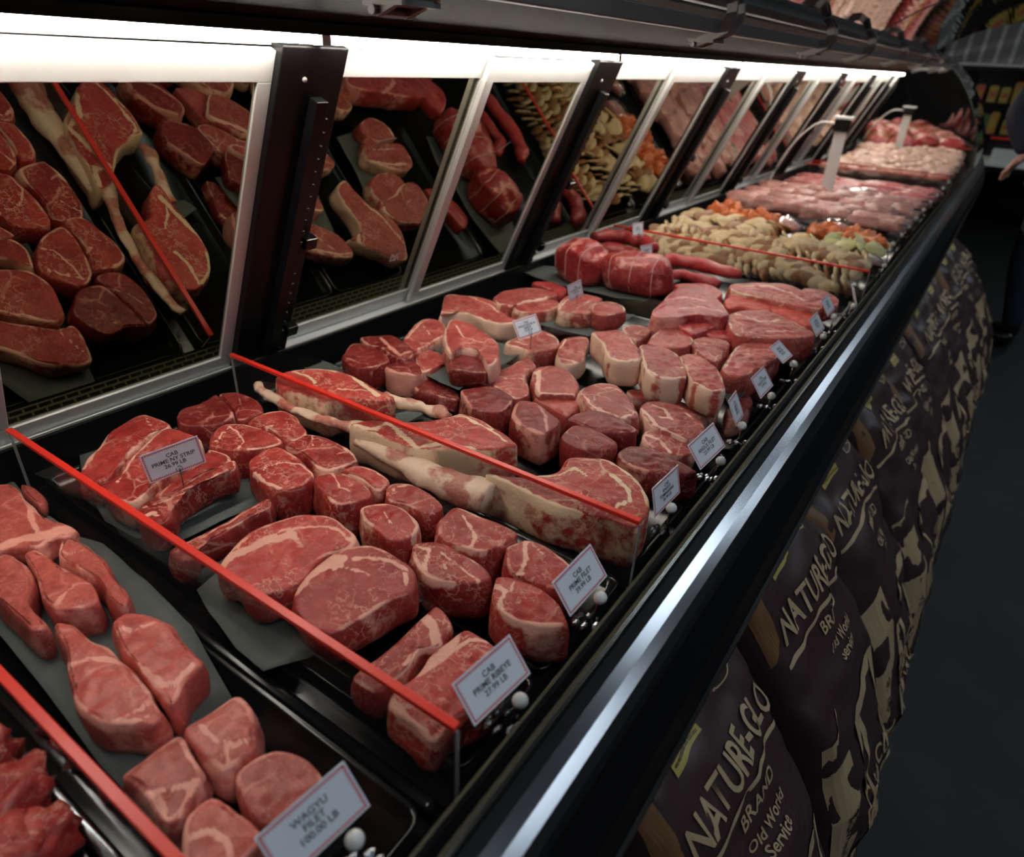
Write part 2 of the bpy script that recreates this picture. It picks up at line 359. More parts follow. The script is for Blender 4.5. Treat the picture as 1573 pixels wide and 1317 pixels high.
# small printed notice on the first full mirror pane
def on_glass(px, py, n=-.0045):
    o = DB + DN * n; d = (at(px, py, z=0) - CAM).normalized(); t = (o - CAM).dot(DN) / d.dot(DN); return CAM + d * t
g_ = [on_glass(*q) for q in ((588, 380), (624, 386), (622, 410), (590, 404))]; gc = sum(g_, Vector()) / 4; gu = (g_[1] - g_[0]); gu = Vector((0, 1, 0)); gw, gh = .030, .020
nb = MB()
for k in range(4):
    for j in range(6):
        if (k * 5 + j * 3) % 7 == 6: continue
        c = gc + gu * (-gw / 2 + (j + .5) * gw / 6) + LEAN * (gh / 2 - (k + .5) * gh / 4); a_, b_ = gu * .0019, LEAN * .0016
        nb.add([c - a_ - b_, c + a_ - b_, c + a_ + b_, c - a_ + b_], [(0, 1, 2, 3)])
bent(nb).build('printed_notice', M['card'], [o for o in bpy.data.objects if o.name.startswith('mirror_door')][2])
for k in range(0, 11):
    a = PO + PITCH * k; b = a + PW
    p = cpart('door_post', dbox(MB(), -.03, LD + .01, a, b, -.03, .026), M['black'], bevel=.002)
    s = dbox(MB(), .02, LD - .06, a + .060, a + .082, .027, .045)
    for i in range(22): dbox(s, .035 + i * .0222, .035 + i * .0222 + .008, a + .082, a + .088, .027, .045)
    bent(s).build('slotted_standard', M['black'], p, bevel=.001)
    q = MB()
    for l in (.07, .27):
        q = MB(); dbox(q, l, l + .022, a + .092, a + .118, .03, .05); bent(q).build('shelf_clip', M['blackp'], p, bevel=.002)
    q = MB(); c = dpt(LD - .035, a + .045, .027); q.sphere(c, .004, 8, 6); bent(q).build('screw', M['grey'], p, True)
# lamps along the door heads
x_l, z_l = -.8465, 1.4205
for k in range(-1, 11):
    y = max(Y0, PO + PW / 2 + PITCH * k); e = min(PO + PW / 2 + PITCH * (k + 1), Y1)
    cpart('lamp_tube', MB().tube([(x_l, y + .012, z_l), (x_l, e - .012, z_l)], .0085, 10), M['tube'], smooth=True)
    cpart('lamp_holder', MB().box(x_l - .010, x_l + .010, y - .008, y + .008, z_l - .009, z_l + .011), M['ball'])
cpart('canopy', MB().prism([(-1.30, 1.436), (-.845, 1.436), (-.845, 1.424), (-.838, 1.424), (-.838, 1.440), (-.62, 1.515), (-.62, 1.58), (-1.30, 1.60)], Y0, Y1), M['matteblack'])
cpart('canopy_edge_trim', MB().prism([(-.8375, 1.424), (-.832, 1.424), (-.832, 1.4385), (-.8375, 1.4385)], Y0, Y1), pbr('dark_polished_steel', (.05, .04, .03), .25, 1))
# rails and brackets that carry the curved glass
cpart('glass_rail', MB().prism([(-.562, 1.466), (-.540, 1.466), (-.537, 1.490), (-.562, 1.490)], Y0, Y1), M['grey'], bevel=.002)
cpart('glass_rail', MB().prism([(-.565, 1.510), (-.540, 1.510), (-.534, 1.524), (-.548, 1.540), (-.565, 1.540)], Y0, Y1), M['grey'], bevel=.002)
for yb in (.62, 1.50, 2.33, 2.95, 3.75, 4.60, 5.5, 6.4, 7.3, 8.3, 9.3):
    h = MB()
    for dy in (-.022, .022):
        pr = [(x_, z_ + .022) for x_, z_ in [(-.530, 1.520), (-.512, 1.500), (-.508, 1.470), (-.520, 1.446), (-.548, 1.432), (-.585, 1.418), (-.592, 1.426), (-.580, 1.436), (-.553, 1.446), (-.535, 1.458), (-.528, 1.476), (-.532, 1.496), (-.545, 1.512)]]
        h.prism(pr, yb + dy - .004, yb + dy + .004)
    h.box(-.60, -.545, yb - .03, yb + .03, 1.450, 1.456)
    h.tube([(-.586, yb - .032, 1.446), (-.586, yb + .032, 1.446)], .005, 8)
    cpart('glass_hinge_bracket', h, M['grey'])
def arc_profile(rot):
    pts = [(0, 0), (.08, -.055), (.15, -.115), (.22, -.195), (.28, -.285), (.33, -.385), (.365, -.49), (.38, -.60)]
    r = math.radians(rot); out = []
    for x, z in pts: out.append((x * math.cos(r) - z * math.sin(r), x * math.sin(r) + z * math.cos(r)))
    # smooth by Catmull-Rom
    o2 = []
    for i in range(len(out) - 1):
        p = [Vector(out[max(0, i - 1)]), Vector(out[i]), Vector(out[i + 1]), Vector(out[min(len(out) - 1, i + 2)])]
        for k in range(4):
            t = k / 4; o2.append(.5 * ((2 * p[1]) + (-p[0] + p[2]) * t + (2 * p[0] - 5 * p[1] + 4 * p[2] - p[3]) * t * t + (-p[0] + 3 * p[1] - 3 * p[2] + p[3]) * t ** 3))
    o2.append(Vector(out[-1])); return o2
def glass_panel(y0, y1, rot, hx=-.548, hz=1.538):
    pr = arc_profile(rot); n = len(pr); th = .006; poly = []
    for i, p in enumerate(pr): poly.append((hx + p[0], hz + p[1]))
    back = []
    for i, p in enumerate(pr):
        d = (pr[min(i + 1, n - 1)] - pr[max(i - 1, 0)]).normalized(); nn = Vector((-d[1], d[0])) * th; back.append((hx + p[0] + nn[0], hz + p[1] + nn[1]))
    o = cpart('curved_glass', MB().prism(poly + back[::-1], y0, y1), M['glass'])
    for yy in (y0 - .002, y1 - .002):
        e = MB()
        for i in range(n - 1):
            a, b = poly[i], poly[i + 1]; c, d = back[i + 1], back[i]
            e.add([(q[0], yy + s, q[1]) for s in (0, .004) for q in (a, b, c, d)], [(0, 1, 2, 3), (7, 6, 5, 4), (0, 4, 5, 1), (2, 6, 7, 3)])
        bent(e).build('polished_glass_edge', M['gedge'], o)
glass_panel(.95, 3.13, 68); glass_panel(3.17, 5.10, 68); glass_panel(5.13, Y1, 0)

# ------------------------------------------------------------------ dividers
def divider(y, x0, x1, label, h=.11, group=None):
    d = empty('shelf_divider', ((x0 + x1) / 2, y, ZD)); tag(d, label, 'divider', group)
    L = (x1 - x0) / 2
    MB().box(-L, L, -.0015, .0015, .0, h - .004).build('acrylic_panel', M['acrylic'], d)
    MB().box(-L, L, -.0045, .0045, h - .006, h).build('red_top_strip', M['red'], d, bevel=.001)
    for sx in (-1, 1): MB().box(sx * L - .0012, sx * L + .0012, -.0018, .0018, .006, h - .007).build('end_highlight', M['edge'], d)  # pale strips paint in the highlight down each upright panel end
    MB().box(-L, L, -.012, .012, .0005, .006).build('foot', M['blackp'], d, bevel=.001)
divider(.100, -1.062, -.240, 'red-topped clear divider at the bottom left corner beside the chunks of red meat')
divider(.300, -1.064, -.238, 'red-topped clear divider between the wagyu tray and the strip steaks')
divider(.667, -1.064, -.240, 'red-topped clear divider running through in front of the long bone tomahawks')
divider(2.203, -1.066, -.234, 'red-topped clear divider between the red roasts and the sliced pale marinated meat')
divider(4.745, -1.045, -.250, 'nearer of the two close red-topped dividers before the pale chicken')
divider(4.950, -1.045, -.244, 'farther of the two close red-topped dividers, against the pale chicken')
divider(7.03, -1.04, -.28, 'farthest red-topped divider behind the pale chicken')

# ------------------------------------------------------------------ trays
def tray(x0, x1, y0, y1, label, z=ZD + .0005, h=.02, rim=.012):
    a, b = (x1 - x0) / 2, (y1 - y0) / 2; r = .02
    def loop(ix, zz):
        pts = []
        for cx, cy, s in ((a - r, b - r, 0), (-a + r, b - r, 90), (-a + r, -b + r, 180), (a - r, -b + r, 270)):
            for k in range(5):
                t = math.radians(s + k * 22.5); pts.append(Vector((cx + math.cos(t) * (r - ix), cy + math.sin(t) * (r - ix), zz)))
        return pts
    L = [loop(.010, 0), loop(.004, h - .003), loop(0, h), loop(.002, h + .001), loop(.007, h - .003), loop(.013, .003)]
    n = 20; vs = [v for l in L for v in l]; fs = []
    for i in range(len(L) - 1):
        for j in range(n): fs.append((i * n + j, i * n + (j + 1) % n, (i + 1) * n + (j + 1) % n, (i + 1) * n + j))
    fs += [tuple(range(n - 1, -1, -1)), tuple(range((len(L) - 1) * n, len(L) * n))]
    o = mesh('meat_tray', vs, fs, M['blackp'], None, True); o.location = ((x0 + x1) / 2, (y0 + y1) / 2, z)
    return tag(o, label, 'tray')
def rail(y, label, mat, r=.011):
    o = MB().tube([(-.40, 0, 0), (-.39, 0, .004), (.39, 0, .004), (.40, 0, 0)], [r * .6, r, r, r * .6], 14, flat=.8).build('tray_rail', mat, None, True); o.location = (-.645, y, ZD + r * .8 - .001); tag(o, label, 'rail')
rail(.2905 - .012, 'glossy black rail running along the wagyu tray next to the clear divider', M['blackp'], .0085)
rail(.088, 'shiny metal rail running beside the bottom left red divider', M['chrome'], .008)
tray(-1.05, -.245, -.12, .078, 'black tray under the red meat chunks at the bottom left')
tray(-1.05, -.245, .112, .268, 'black tray under the pale wagyu steaks')
tray(-1.05, -.245, .312, .452, 'black tray under the strip steaks and prime ribeyes')
tray(-1.05, -.245, .458, .655, 'black tray under the double row of prime filets')
tray(-1.05, -.245, .688, .868, 'black tray under the long bone tomahawk steaks')
tray(-1.05, -.245, .875, 1.06, 'black tray under the dark angus filets behind the tomahawks')
tray(-1.05, -.245, 1.066, 1.30, 'black tray under the boneless angus ribeyes')
tray(-1.05, -.245, 1.306, 1.62, 'black tray under the bone-in loin steaks')
tray(-1.05, -.245, 1.626, 2.18, 'black tray under the large roasts and flat beef cuts')

# ------------------------------------------------------------------ meat builders
def smooth_loop(pts, step=.005, nmin=36, nmax=110):
    n = len(pts); dense = []
    for i in range(n):
        p0, p1, p2, p3 = pts[i - 1], pts[i], pts[(i + 1) % n], pts[(i + 2) % n]
        for k in range(8):
            t = k / 8
            cr = .5 * ((2 * p1) + (-p0 + p2) * t + (2 * p0 - 5 * p1 + 4 * p2 - p3) * t * t + (-p0 + 3 * p1 - 3 * p2 + p3) * t ** 3)
            dense.append(cr)
    per = sum((dense[i] - dense[i - 1]).length for i in range(len(dense)))
    N = max(nmin, min(nmax, int(per / step))); out = []; acc = 0; tgt = 0; stepl = per / N
    for i in range(len(dense)):
        a, b = dense[i], dense[(i + 1) % len(dense)]; l = (b - a).length
        while tgt <= acc + l and len(out) < N:
            out.append(a.lerp(b, (tgt - acc) / l if l > 0 else 0)); tgt += stepl
        acc += l
    return out
def seg_d(p, a, b):
    ab = b - a; t = max(0, min(1, (p - a).dot(ab) / max(1e-9, ab.dot(ab)))); return (p - (a + ab * t)).length
def steak(name, label, pts, zt, th, kind='prime', fat=.42, side=.45, fatlines=(), tilt=(0, 0), bulge=.0025, group=None, cat='steak', grow=-.0020, rough=.0022, parent=None, seed=None, stripe=0):
    """solid cut of meat: top outline pts (world), top height zt, thickness th.  fatlines: (list of points, width, strength)"""
    seed = random.random() * 50 if seed is None else seed
    P = [Vector((p.x, p.y)) for p in pts]
    area = sum(P[i - 1].x * P[i].y - P[i].x * P[i - 1].y for i in range(len(P))) / 2
    if area < 0: P.reverse()
    N_ = smooth_loop(P); n = len(N_); C = sum(N_, Vector((0, 0))) / n
    nor = []
    for i in range(n):
        d = (N_[(i + 1) % n] - N_[i - 1]); d = Vector((d.y, -d.x)); d.normalize(); nor.append(d)
    z0 = zt - th; vs = []; fa = []; so = Vector((seed, seed * 1.7, 0))
    er = min(.0038, th * .2)
    layers = [(-.004, 0), (-.001, th * .06), (bulge * .8, th * .25), (bulge, th * .5), (bulge * .6, th * .78 - er * .2), (0.0, th - er * .55), (-er * .35, th - er * .15), (-er, th)]
    for li, (off, zz) in enumerate(layers):
        for i in range(n):
            q = N_[i] + nor[i] * (off + grow)
            w_ = noise.noise(Vector((q.x * 32, q.y * 32, zz * 30)) + so) * .005 + noise.noise(Vector((q.x * 120, q.y * 120, zz * 60)) + so) * .0009
            if li >= 5: w_ *= .6
            q = q + nor[i] * w_
            vs.append(Vector((q.x, q.y, z0 + zz + (noise.noise(Vector((q.x * 25, q.y * 25, 3)) + so) * .002 if li >= 5 else 0))))
            ang = noise.noise(Vector((N_[i].x * 14, N_[i].y * 14, 9)) + so)
            if stripe: ang += stripe * math.sin(i / n * 2 * math.pi * 9 + 2 * ang)
            f = side + ang * .55 if li < 6 else fat + ang * .6
            fa.append(f)
    R = max(4, min(16, int(max((p - C).length for p in N_) / .0055)))
    base = len(layers)
    edge = [N_[i] - nor[i] * er for i in range(n)]
    for r in range(1, R):
        t = r / R
        for i in range(n):
            q = edge[i].lerp(C, t); e = (edge[i] - C).length * t
            vs.append(Vector((q.x, q.y, zt + noise.noise(Vector((q.x * 25, q.y * 25, 3)) + so) * .002 + noise.noise(Vector((q.x * 75, q.y * 75, 0)) + so) * rough + .0015 * math.sin(min(1, t * 1.6) * math.pi / 2))))
            ang = noise.noise(Vector((N_[i].x * 14, N_[i].y * 14, 9)) + so)
            fa.append((fat + ang * .5) * max(0, 1 - (e / .0065) ** 2))
    vs.append(Vector((C.x, C.y, zt + .0015))); fa.append(0)
    fs = [tuple(range(n - 1, -1, -1))]
    rings = base + R - 1
    for l in range(rings - 1):
        for i in range(n): fs.append((l * n + i, l * n + (i + 1) % n, (l + 1) * n + (i + 1) % n, (l + 1) * n + i))
    l = (rings - 1) * n; c = len(vs) - 1
    for i in range(n): fs.append((l + i, l + (i + 1) % n, c))
    for pl, wd, st in fatlines:
        wd *= .82
        pl = [Vector((p.x, p.y)) for p in pl]
        for j in range(5 * n, len(vs)):
            p = Vector((vs[j].x, vs[j].y)); d = min(seg_d(p, pl[k], pl[k + 1]) for k in range(len(pl) - 1)) if len(pl) > 1 else (p - pl[0]).length
            d += noise.noise(Vector((p.x * 90, p.y * 90, 5)) + so) * .0022
            fa[j] = max(fa[j], st * max(0, 1 - (d / wd) ** 2 * .6) if d < wd * 1.3 else 0)
    org = Vector((C.x, C.y, z0))
    vs = [v - org for v in vs]
    if tilt != (0, 0):
        for v in vs: v.z += v.x * tilt[0] + v.y * tilt[1]
    o = mesh(name, vs, fs, MEAT[kind], parent, True, {'fat': fa}); o.location = org
    if label: tag(o, label, cat, group)
    return o
def S(key, pts, zt, th, label, kind='prime', name='beef_steak', fl=(), **kw):
    lines = [(trace(key, s, zt), w_, st) for s, w_, st in fl]
    return steak(name, label, trace(key, pts, zt), zt, th, kind, fatlines=lines, **kw)
def blob_mesh(name, seed, sc, mat, amp=.14, freq=1.6, nu=22, nv=14, fat=.15, sq=1.0):
    m = MB().sphere((0, 0, 0), 1, nu, nv); so = Vector((seed * 3.1, seed, 0)); fa = []
    for v in m.v:
        d = v.normalized()
        if sq != 1: v[:] = [math.copysign(abs(c) ** sq, c) for c in d]
        k = 1 + noise.noise(d * freq + so) * amp * 2 + noise.noise(d * freq * 3.3 + so) * amp * .5
        v *= k; v.z = max(v.z, -.72); v.x *= sc[0]; v.y *= sc[1]; v.z = (v.z + .72) * sc[2]
        fa.append(fat + noise.noise(d * 2.4 + so) * .6)
    me = bpy.data.meshes.new(name); me.from_pydata([tuple(v) for v in m.v], [], m.f); me.materials.append(mat); me.polygons.foreach_set('use_smooth', [True] * len(me.polygons))
    a = me.attributes.new('fat', 'FLOAT', 'POINT'); a.data.foreach_set('value', fa); return me
def place(name, me, loc, rot=0, sc=1, label=None, cat=None, group=None, tilt=(0, 0)):
    o = bpy.data.objects.new(name, me); COL.objects.link(o); o.location = loc; o.rotation_euler = (tilt[0], tilt[1], rot)
    o.scale = (sc, sc, sc) if isinstance(sc, (int, float)) else sc
    return tag(o, label, cat, group)
def paper(key, pts, z, label):
    P = smooth_loop_lin(trace(key, pts, z), .012); n = len(P); C = sum(P, Vector((0, 0, 0))) / n; vs = []
    K = 6
    for k in range(K):
        for p in P:
            q = p.lerp(C, k / K); vs.append(Vector((q.x, q.y, z + noise.noise(q * 18) * .003 * (1 if k else 1.6) + (.003 if k == 0 else 0))))
    vs.append(Vector((C.x, C.y, z))); fs = []
    for k in range(K - 1):
        for i in range(n): fs.append((k * n + i, k * n + (i + 1) % n, (k + 1) * n + (i + 1) % n, (k + 1) * n + i))
    for i in range(n): fs.append(((K - 1) * n + i, (K - 1) * n + (i + 1) % n, K * n))
    o = mesh('butcher_paper', [v - C for v in vs], fs, M['paper'], None, True); o.location = C
    sd = o.modifiers.new('solid', 'SOLIDIFY'); sd.thickness = .0006
    return tag(o, label, 'paper')
def smooth_loop_lin(pts, step):
    out = []
    for i in range(len(pts)):
        a, b = pts[i], pts[(i + 1) % len(pts)]; k = max(1, int((b - a).length / step))
        for j in range(k): out.append(a.lerp(b, j / k))
    return out
# ------------------------------------------------------------------ butcher paper
paper('c', '90,480 150,415 420,330 1060,580 1310,700 1180,790 900,930 720,1010 440,1000 250,900 110,640', .824, 'dark green paper sheet under the prime strip steaks')
paper('d', '10,830 190,690 700,640 1380,820 1490,850 1330,960 700,1250 420,1340 250,1190 90,980', .830, 'dark green paper sheet under the two big prime ribeyes')
paper('a', '90,90 200,230 470,420 640,480 900,700 1180,980 1430,1420 760,1980 620,1830 300,1400 -60,960 -300,500 -260,60', .8235, 'grey green paper sheet under the pale wagyu steaks')
paper('j', '580,320 640,265 740,285 1060,350 1225,410 1130,470 960,560 820,650 700,600 600,540 760,480', .852, 'dark paper sheet jutting out under the ribeye propped on the angus filets')
paper('l', '560,320 700,280 1150,330 1540,370 1430,430 1320,500 1130,470 800,400', .850, 'dark paper sheet under the two tied red roasts')
paper('l', '590,630 800,560 1260,585 1150,660 970,720 780,670', .853, 'grey paper sheet under the small two-part loin steak')
paper('m', '880,700 960,690 1080,790 1040,840 950,900', .850, 'corner of dark paper beside the striped fat edge of the bone-in steak')
paper('h', '330,250 380,200 500,240 640,300 700,360 560,380 400,330', .822, 'dark paper corner behind the farthest tomahawk steak')
paper('h', '880,560 1060,520 1080,560 960,620', .822, 'dark paper scrap in the gap between two tomahawk bones')
# ------------------------------------------------------------------ tray of wagyu (bottom left)
S('a', '-220,120 0,85 90,95 170,180 250,260 340,310 460,360 430,420 330,440 240,495 100,490 -80,495 -240,400', .872, .03, 'pale marbled flat steak with creamy fat tip at the left frame edge', 'wagyu', fat=.5, side=.5,
  fl=[('0,480 120,440 260,420 380,380 440,370', .012, .9), ('170,200 200,330 240,400', .005, .7)])
S('a', '120,98 200,100 262,160 268,210 215,215 150,160', .850, .026, 'small pale steak corner peeking out behind the large pale flat steak', 'wagyu')
S('a', '-80,600 0,530 60,520 140,560 200,640 212,740 190,830 290,955 200,1000 110,930 20,850 -70,760', .868, .05, 'pale wagyu filet cut off by the left edge below the flat steak', 'wagyu', 'beef_filet', seed=3)
S('a', '135,530 230,490 330,550 420,620 550,690 612,780 560,850 400,865 330,860 265,820 215,690 175,600', .869, .05, 'pale wagyu filet with a rounded pink end, middle of the upper three', 'wagyu', 'beef_filet', fl=[('330,850 420,760 480,710 560,700', .004, .8)])
S('a', '340,520 370,430 440,420 560,480 660,570 720,670 792,770 785,850 720,862 655,770 610,700 480,620 370,560', .867, .05, 'long pale wagyu filet on grey paper, right of the upper three', 'wagyu', 'beef_filet', fl=[('360,500 420,530 520,510', .003, .7)])
S('b', '-10,-100 50,-145 140,-125 240,-30 360,20 460,110 560,230 650,350 690,450 625,520 460,505 300,495 180,420 110,310 75,165 60,20', .872, .05, 'bottle-shaped pale wagyu steak with a narrow neck', 'wagyu', 'beef_filet',
  fl=[('70,170 150,120 250,100 420,120', .004, .9), ('130,330 220,460 350,500 450,450 560,400 620,330', .0035, 1), ('420,490 500,480 600,460', .003, .8)])
S('b', '360,-120 450,-190 560,-185 690,-150 800,-50 880,60 935,125 830,230 740,395 640,300 500,150 395,0', .870, .05, 'wide oval pale wagyu steak with a smooth cut front end', 'wagyu', 'beef_filet', side=.2,
  fl=[('380,-60 440,-90 480,-70 620,-120', .0035, .9), ('560,160 680,260 760,250 870,130', .005, .8)])
S('b', '805,530 900,450 1120,315 1220,380 1270,500 1262,660 1130,760 1040,805 930,720 860,640', .868, .055, 'wagyu filet touching the lit black rail, upper right of the front four', 'wagyu', 'beef_filet', fl=[('920,520 1000,600 1100,640 1240,590', .003, 1), ('1070,640 1090,740', .003, .8)])
S('b', '420,820 560,690 770,560 850,640 930,760 915,870 850,1020 770,1110 650,1105 570,970 500,890', .868, .055, 'wagyu filet with an oval eye, left of the front four', 'wagyu', 'beef_filet', fl=[('560,950 660,920 820,880 900,850', .004, 1), ('660,960 700,1090 780,1050 840,930', .003, .9)])
S('b', '1110,830 1180,740 1380,640 1560,700 1690,850 1500,1020 1320,1150 1200,1060 1140,930', .866, .055, 'broad wagyu filet partly behind the wagyu price card', 'wagyu', 'beef_filet')
S('b', '780,1250 800,1100 850,1020 990,925 1150,1010 1310,1170 1240,1290 1100,1400 820,1400', .866, .055, 'wagyu filet cut off by the bottom edge of the frame', 'wagyu', 'beef_filet', fl=[('830,1200 980,1170 1080,1230 1100,1330', .004, .9)])
# chunks in the corner tray
for i, (px, py, s_, l_) in enumerate([(20, 1065, .030, 'uppermost red beef chunk in the bottom left corner'), (60, 1120, .032, 'red beef chunk below the uppermost one in the corner heap'), (10, 1150, .034, 'red beef chunk at the left frame edge in the corner heap'),
        (95, 1190, .028, 'red beef chunk closest to the shiny rail in the corner'), (45, 1215, .036, 'largest ragged red beef chunk in the corner heap'), (5, 1245, .03, 'red beef chunk at the left edge near the bottom'), (90, 1265, .032, 'red beef chunk against the rail near the bottom edge'), (45, 1300, .034, 'red beef chunk at the very bottom of the corner heap')]):
    p = at(px - 30, py + 22, z=.835); p.z = .812 + .007 * (i % 3); p.y = min(p.y, .055)
    place('beef_chunk', blob_mesh('beef_chunk', 20 + i, (s_, s_ * .8, s_ * .75), MEAT['prime'], .2, 2.0, fat=.1, sq=.85), p, i * 1.3, 1, l_, 'meat')
# ------------------------------------------------------------------ prime strips
S('c', '90,625 115,520 200,430 250,345 340,285 470,225 570,243 650,296 560,335 480,400 400,470 320,555 240,640', .872, .045, 'prime strip steak with creamy fat edge, farthest left on the paper', 'prime', fat=.4, fl=[('115,560 220,420 260,340 340,280 460,225', .004, .9), ('500,260 540,320 580,330', .003, .8)], name='strip_steak')
S('c', '215,680 300,600 400,480 520,370 620,312 720,325 830,370 850,440 740,520 640,590 540,680 430,770 330,762', .876, .045, 'prime strip steak right behind the strip price card', 'prime', name='strip_steak', fl=[('320,650 430,480 560,350', .003, .8)])
S('c', '545,720 640,640 760,560 860,500 872,440 960,448 1020,480 1000,560 900,575 780,640 660,715', .874, .035, 'prime strip steak wedged behind the front strip of the tray', 'prime', name='strip_steak')
S('c', '440,900 452,785 560,740 700,680 850,600 960,525 1048,500 1055,560 960,592 820,655 700,745 640,870 560,915', .878, .042, 'front prime strip steak with long smooth cut side facing the camera', 'prime', name='strip_steak', side=.12, fat=.35, fl=[('470,800 560,780 700,730 850,650 1000,560', .0018, .9), ('480,860 540,830 570,850', .004, .9)])
S('c', '630,1075 720,1010 850,950 1000,870 1130,790 1250,735 1272,790 1200,832 1080,900 950,980 830,1035 810,1095 700,1130', .862, .040, 'lone prime strip steak lying below the dark paper edge', 'prime', name='strip_steak', side=.15, fl=[('740,1020 860,980 1000,900 1200,780', .0016, .8)])
# ------------------------------------------------------------------ prime filets
FIL = [
 ('c', '690,290 700,200 830,150 930,100 1000,160 1042,240 935,292 800,302', 'prime filet in the far back corner, left of its pair', [('720,230 830,180 960,150', .002, .6)], 'dark'),
 ('c', '940,100 1060,85 1170,130 1225,200 1150,250 1060,265 1030,200 960,135', 'prime filet at the back, right of its pair beside the bone end', [('1040,240 1080,170 1060,100', .0018, .6)], 'dark'),
 ('c', '880,410 900,340 980,285 1120,280 1250,330 1338,392 1250,430 1130,452 980,450', 'prime filet with a curved seam, second row from the back', [('930,400 1010,300 1060,340 1100,400 1060,440', .0022, 1), ('1100,290 1180,310', .004, .8)], 'prime'),
 ('c', '1118,270 1240,210 1370,205 1480,300 1490,352 1400,392 1340,388 1260,322 1190,292', 'prime filet touching the tomahawk bone, second row from the back', [('1140,290 1200,310 1270,300', .004, .9), ('1180,240 1300,215', .002, .7)], 'prime'),
 ('h', '0,845 60,790 170,745 290,790 390,880 400,930 330,992 210,1012 100,972 30,905', 'prime filet above the tip of the dark paper sheet', [('60,930 120,870 220,850 330,860 400,910', .0022, 1), ('40,900 110,960 200,1000', .004, .8)], 'prime'),
 ('h', '225,740 330,672 480,680 600,740 690,820 650,850 520,895 430,882 330,800 268,770', 'prime filet with a small curl of white fat on its right', [('560,790 610,780 600,750', .003, 1), ('400,680 400,740', .002, .9), ('420,860 520,895', .002, .8)], 'prime'),
 ('d', '715,140 850,95 980,130 1080,200 1088,250 990,292 860,302 770,225', 'tall prime filet with a branching white seam and fatty left side', [('840,110 890,200 960,230', .002, 1), ('740,120 850,105 980,140', .002, .7)], 'prime'),
 ('d', '880,100 970,55 1080,70 1192,150 1155,212 1090,212 1020,150', 'small prime filet tucked behind the tall one, with ragged right edge', [('900,110 1000,130 1090,190', .003, .8)], 'prime'),
 ('d', '1158,225 1210,168 1330,172 1450,230 1530,312 1490,352 1400,352 1290,302 1182,282', 'prime filet between the ragged small one and the round one', [('1180,240 1260,190 1340,180', .003, .9)], 'prime'),
 ('d', '1003,320 1090,290 1200,290 1310,340 1382,430 1330,512 1200,522 1110,462 1020,392', 'round prime filet with a thin white rim, right of the big ribeyes', [('1010,320 1100,300 1200,295 1310,345 1370,430 1340,500', .0022, 1), ('1160,350 1200,420', .0015, .8)], 'prime'),
 ('g', '428,375 480,290 560,235 700,280 930,370 937,430 760,512 640,502 500,452', 'wide brownish prime filet next to the creamy fat block', [('600,290 660,380 680,440 640,500', .003, .9), ('440,420 520,470 640,490 750,510', .003, .9), ('800,350 850,430', .002, .7)], 'prime'),
 ('g', '278,472 360,440 480,450 640,530 770,640 775,692 620,712 430,692 330,622', 'pointed prime filet with a thick pale rim on its left', [('310,480 400,500 370,580 370,640 450,690 560,705', .004, .9), ('420,480 560,590 700,690', .0018, 1), ('480,560 500,620', .0014, .9)], 'prime'),
 ('g', '858,490 930,450 1010,438 1130,480 1260,580 1310,660 1230,745 1090,722 960,662 880,645', 'prime filet half hidden behind the prime filet price card', [('990,450 990,560 960,640', .004, 1), ('1010,450 1110,550', .0015, .8)], 'prime'),
 ('g', '780,830 790,690 820,655 940,665 1090,730 1200,822 1252,930 1240,972 1050,972 880,922', 'front-most prime filet with a round eye and thick connective side', [('800,720 870,760 830,830 850,890 960,950 1090,970', .004, 1), ('920,690 900,760', .003, .9), ('960,770 950,830', .0015, .9)], 'prime')]
for i, (k_, p_, l_, fl_, kd) in enumerate(FIL):
    S(k_, p_, .876 - .001 * (i % 3), .060, l_, kd, 'beef_filet', fl=fl_, side=.28, bulge=.003)
# ------------------------------------------------------------------ prime ribeyes
S('d', '130,700 190,590 330,470 500,400 690,347 870,385 990,480 965,570 800,620 700,720 620,795 430,862 300,832 235,742 165,735', .880, .045, 'large prime ribeye with a broad pale fat seam, left of the pair', 'rib', 'ribeye_steak', fat=.4, side=.2,
  fl=[('140,710 210,620 330,580 450,520 600,490', .009, 1), ('420,530 540,460 720,440 880,450 940,520', .004, .95), ('200,600 350,480 520,400 700,352 860,385 970,470', .003, .8), ('600,500 660,560', .006, .7)])
S('d', '585,880 600,830 640,770 800,620 930,560 1080,550 1230,600 1350,700 1372,800 1340,850 1200,900 1060,985 960,1040 860,1095 700,1065 620,980', .884, .048, 'large prime ribeye with yellowish fat wedge, right of the pair', 'rib', 'ribeye_steak', fat=.3, side=.15,
  fl=[('620,820 700,740 800,680 900,640', .010, 1), ('850,700 920,650 1040,630 1180,650 1290,700 1300,790', .004, 1), ('900,690 1000,710 1060,740', .004, .8), ('820,640 930,570 1080,560 1230,610', .003, .7)])
S('e', '250,625 480,440 600,320 690,250 770,200 862,310 830,400 790,465 660,482 600,600 480,700 400,748 290,705', .862, .045, 'prime ribeye below the dark paper with a narrow slit in it', 'rib', 'ribeye_steak', side=.25, fl=[('680,260 740,330 770,440', .008, .95), ('560,570 640,480 760,465', .004, .9)])
S('e', '455,850 480,740 640,620 720,500 850,400 960,340 1110,430 1200,560 1110,790 950,880 840,960 740,1055 600,950', .866, .048, 'prime ribeye in front, its corner hidden behind the ribeye price card', 'rib', 'ribeye_steak', side=.25, fat=.35, fl=[('640,610 740,560 830,480 880,400', .009, 1), ('880,480 960,410 1080,420', .004, .9), ('480,790 560,880 680,980', .007, .9)])
p_ = at(355, 950, z=.82); q_ = at(400, 1020, z=.82)
